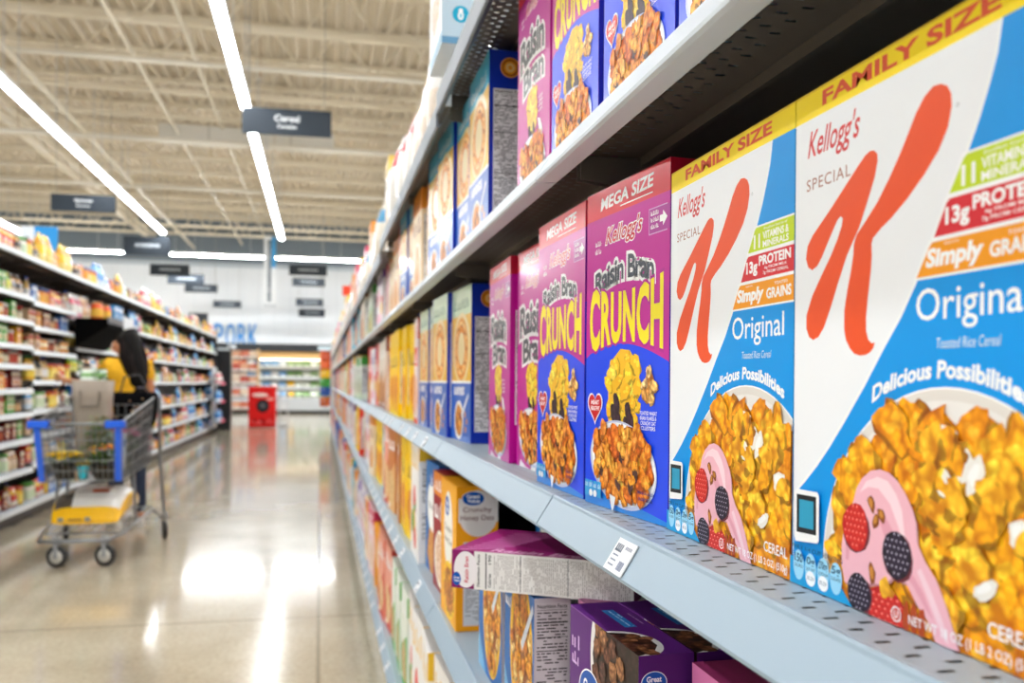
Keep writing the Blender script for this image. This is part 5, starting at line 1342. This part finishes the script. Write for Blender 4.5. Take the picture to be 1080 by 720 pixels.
# nose and chin
n_ = chain(6, [H(0, .190, 1.535)], [.016]); chain(6, [H(0, .155, 1.487)], [.032])
for sg in (-1, 1): chain(0, [B(sg*.09, 0, .88), B(sg*.10, .03, .50), B(sg*.10, -.01, .09), B(sg*.10, .05, .04), B(sg*.105, .14, .03)], [.085, .058, .038, .04, .03])
# left arm reaches to the shelf, right arm hangs bent at the waist
hw = Vector((-.50, .08, 1.245))
L_end = chain(3, [B(-.17, .03, 1.37), Vector((-.31, .02, 1.20)), hw], [.052, .038, .026])
R_end = chain(3, [B(.17, .03, 1.37), B(.22, .04, 1.12), B(.12, .22, 1.05)], [.052, .038, .026])
def hand(i, w, d, side, palmn, curl):
    d = d.normalized(); side = side.normalized(); pn = palmn.normalized()
    pc = chain(i, [w+d*.045], [(.030, .016)]); k = chain(pc, [w+d*.08], [(.034, .013)])
    for j, (o, L) in enumerate(((-.028, .068), (-.009, .078), (.010, .073), (.028, .058))):
        b0 = w+d*.088+side*o; chain(k, [b0, b0+d*L*.5+pn*curl*.3*L, b0+d*L*.85+pn*curl*.9*L], [.0085, .008, .0065])
    b0 = w+d*.035-side*.028; chain(pc, [b0-side*.012+d*.01+pn*.01, b0-side*.028+d*.04+pn*.022], [.010, .0075])
hand(L_end, hw, Vector((-.9, .25, .25)), Vector((0, .3, 1)), Vector((.2, 1, -.1)), .5)
hand(R_end, B(.12, .22, 1.05), F, U, -S, .6)
skin_obj('body', v, e, R, M_SKIN, per)
# face details
b = MB()
for sg in (-1, 1):
    b.ell(tuple(H(sg*.031, .172, 1.555)), (.012, .012, .009), lin('f2eee8'), n=10); b.ell(tuple(H(sg*.031, .183, 1.555)), (.006, .006, .006), lin('2a1a12'), n=8)
b.obj('eyes', M_PLAST, per)
b = MB(); b.ell(tuple(H(0, .178, 1.507)), (.020, .012, .007), lin('a8504a'), n=10); b.obj('lips', M_PLAST, per)
b = MB()
for sg in (-1, 1): b.tube([H(sg*.018, .178, 1.575), H(sg*.034, .175, 1.582), H(sg*.048, .163, 1.576)], .004, lin('1a1210'), n=5)
b.obj('brows', M_HAIR, per)
b = MB()
for sg in (-1, 1): b.ell(tuple(H(sg*.080, .085, 1.54)), (.014, .016, .028), lin('c48660'), n=10)
b.obj('ears', M_PLAST, per)
# shirt and jeans follow the body
sv = [B(0,0,.93), B(0,.0,1.06), B(0,.02,1.22), B(0,.03,1.35), B(0,.04,1.415), B(-.165,.03,1.38), Vector((-.245, .035, 1.285)), B(.165,.03,1.38), B(.20,.035,1.25)]
skin_obj('shirt', sv, [(0,1),(1,2),(2,3),(3,4),(3,5),(5,6),(3,7),(7,8)], [(.165,.13),(.15,.115),(.155,.115),(.14,.10),(.068,.062),.070,.062,.070,.062], M_SHIRT, per)
jv = [B(0,0,.96), B(-.09,0,.86), B(-.10,.03,.50), B(-.10,-.01,.10), B(.09,0,.86), B(.10,.03,.50), B(.10,-.01,.10)]
skin_obj('jeans', jv, [(0,1),(1,2),(2,3),(0,4),(4,5),(5,6)], [(.16,.12),.10,.072,.055,.10,.072,.055], M_JEANS, per)
b = MB()
for sg in (-1, 1):
    for q in range(1): 
        c = B(sg*.10, .05, 0); b.grid([[c+F*(.12*math.cos(a))+S*(.042*math.sin(a))+U*z for a in [2*PI*j/16 for j in range(16)]] for z in (0.0, .035)]+[[c+F*(.11*math.cos(a))+S*(.036*math.sin(a))+U*.075 for a in [2*PI*j/16 for j in range(16)]]], lin('e8e6e2'), cap0=True, cap1=True)
b.obj('shoes', M_MATTE, per)
# hair: cap over the skull running into a long tail tied near its end
b = MB()
path = [H(.0, .08, 1.65), H(0, .03, 1.64), B(0, -.0, 1.58), B(.01, -.03, 1.48), B(.02, -.06, 1.38), B(.03, -.085, 1.29), B(.035, -.10, 1.225), B(.038, -.105, 1.19), B(.04, -.11, 1.14), B(.04, -.105, 1.085)]
b.tube(path, .1, lin('0c0908'), n=16, rs=[.04, .08, .088, .084, .088, .082, .074, .04, .064, .022])
b.ell(tuple(H(.0, .055, 1.585)), (.087, .087, .087), lin('0c0908'), n=16, m=10)
for k in range(26):
    a = k/26*2*PI; r0 = random.Random(k)
    off = S*(math.cos(a)*.10)+U*0
    b.tube([B(math.cos(a)*.085, -.02+.03*math.sin(a), 1.60), B(math.cos(a)*.11+.01, -.05-.06*abs(math.sin(a)), 1.45), B(math.cos(a)*.09+.02, -.09-.06*abs(math.sin(a)), 1.32), B(.04+.02*math.cos(a), -.11-.02*math.sin(a), 1.21)], .01, lin('120d0c' if k % 3 else '241a18'), n=5, rs=[.012, .014, .012, .006])
b.obj('hair', M_HAIR, per)
b = MB(); b.lathe([(.036, -.012), (.046, 0), (.036, .012)], lin('6a6470'), n=16, c=tuple(B(.04, -.108, 1.19))); b.obj('hair_tie', M_CLOTH, per)

# ------------------------------------------------------------------ camera and surroundings
cam = bpy.data.cameras.new('camera'); co = bpy.data.objects.new('camera', cam); COL.objects.link(co)
FPX = 930.; cam.sensor_width = 36; cam.lens = 36*FPX/1080; cam.clip_start = .02; cam.clip_end = 200
yaw = math.atan2(202, FPX)
# clockwise picture roll of .008 rad
co.matrix_world = Matrix.Translation((0, 0, 1.2)) @ Matrix.Rotation(-yaw, 4, 'Z') @ Matrix.Rotation(PI/2, 4, 'X') @ Matrix.Rotation(.008, 4, 'Z')
cam.shift_y = (403.6-360)/1080
cam.dof.use_dof = True; cam.dof.focus_distance = .74; cam.dof.aperture_fstop = 7.0; cam.dof.aperture_blades = 7
scene.camera = co
w = bpy.data.worlds.new('world'); scene.world = w; w.use_nodes = True
w.node_tree.nodes['Background'].inputs[0].default_value = (.93, .97, 1, 1); w.node_tree.nodes['Background'].inputs[1].default_value = .7
scene.view_settings.view_transform = 'Standard'; scene.view_settings.look = 'None'; scene.view_settings.gamma = 1
scene.view_settings.use_curve_mapping = False; scene.view_settings.exposure = 0.2
scene.cycles.max_bounces = 6; scene.cycles.diffuse_bounces = 3; scene.cycles.use_denoising = True
scene.cycles.sample_clamp_indirect = 8
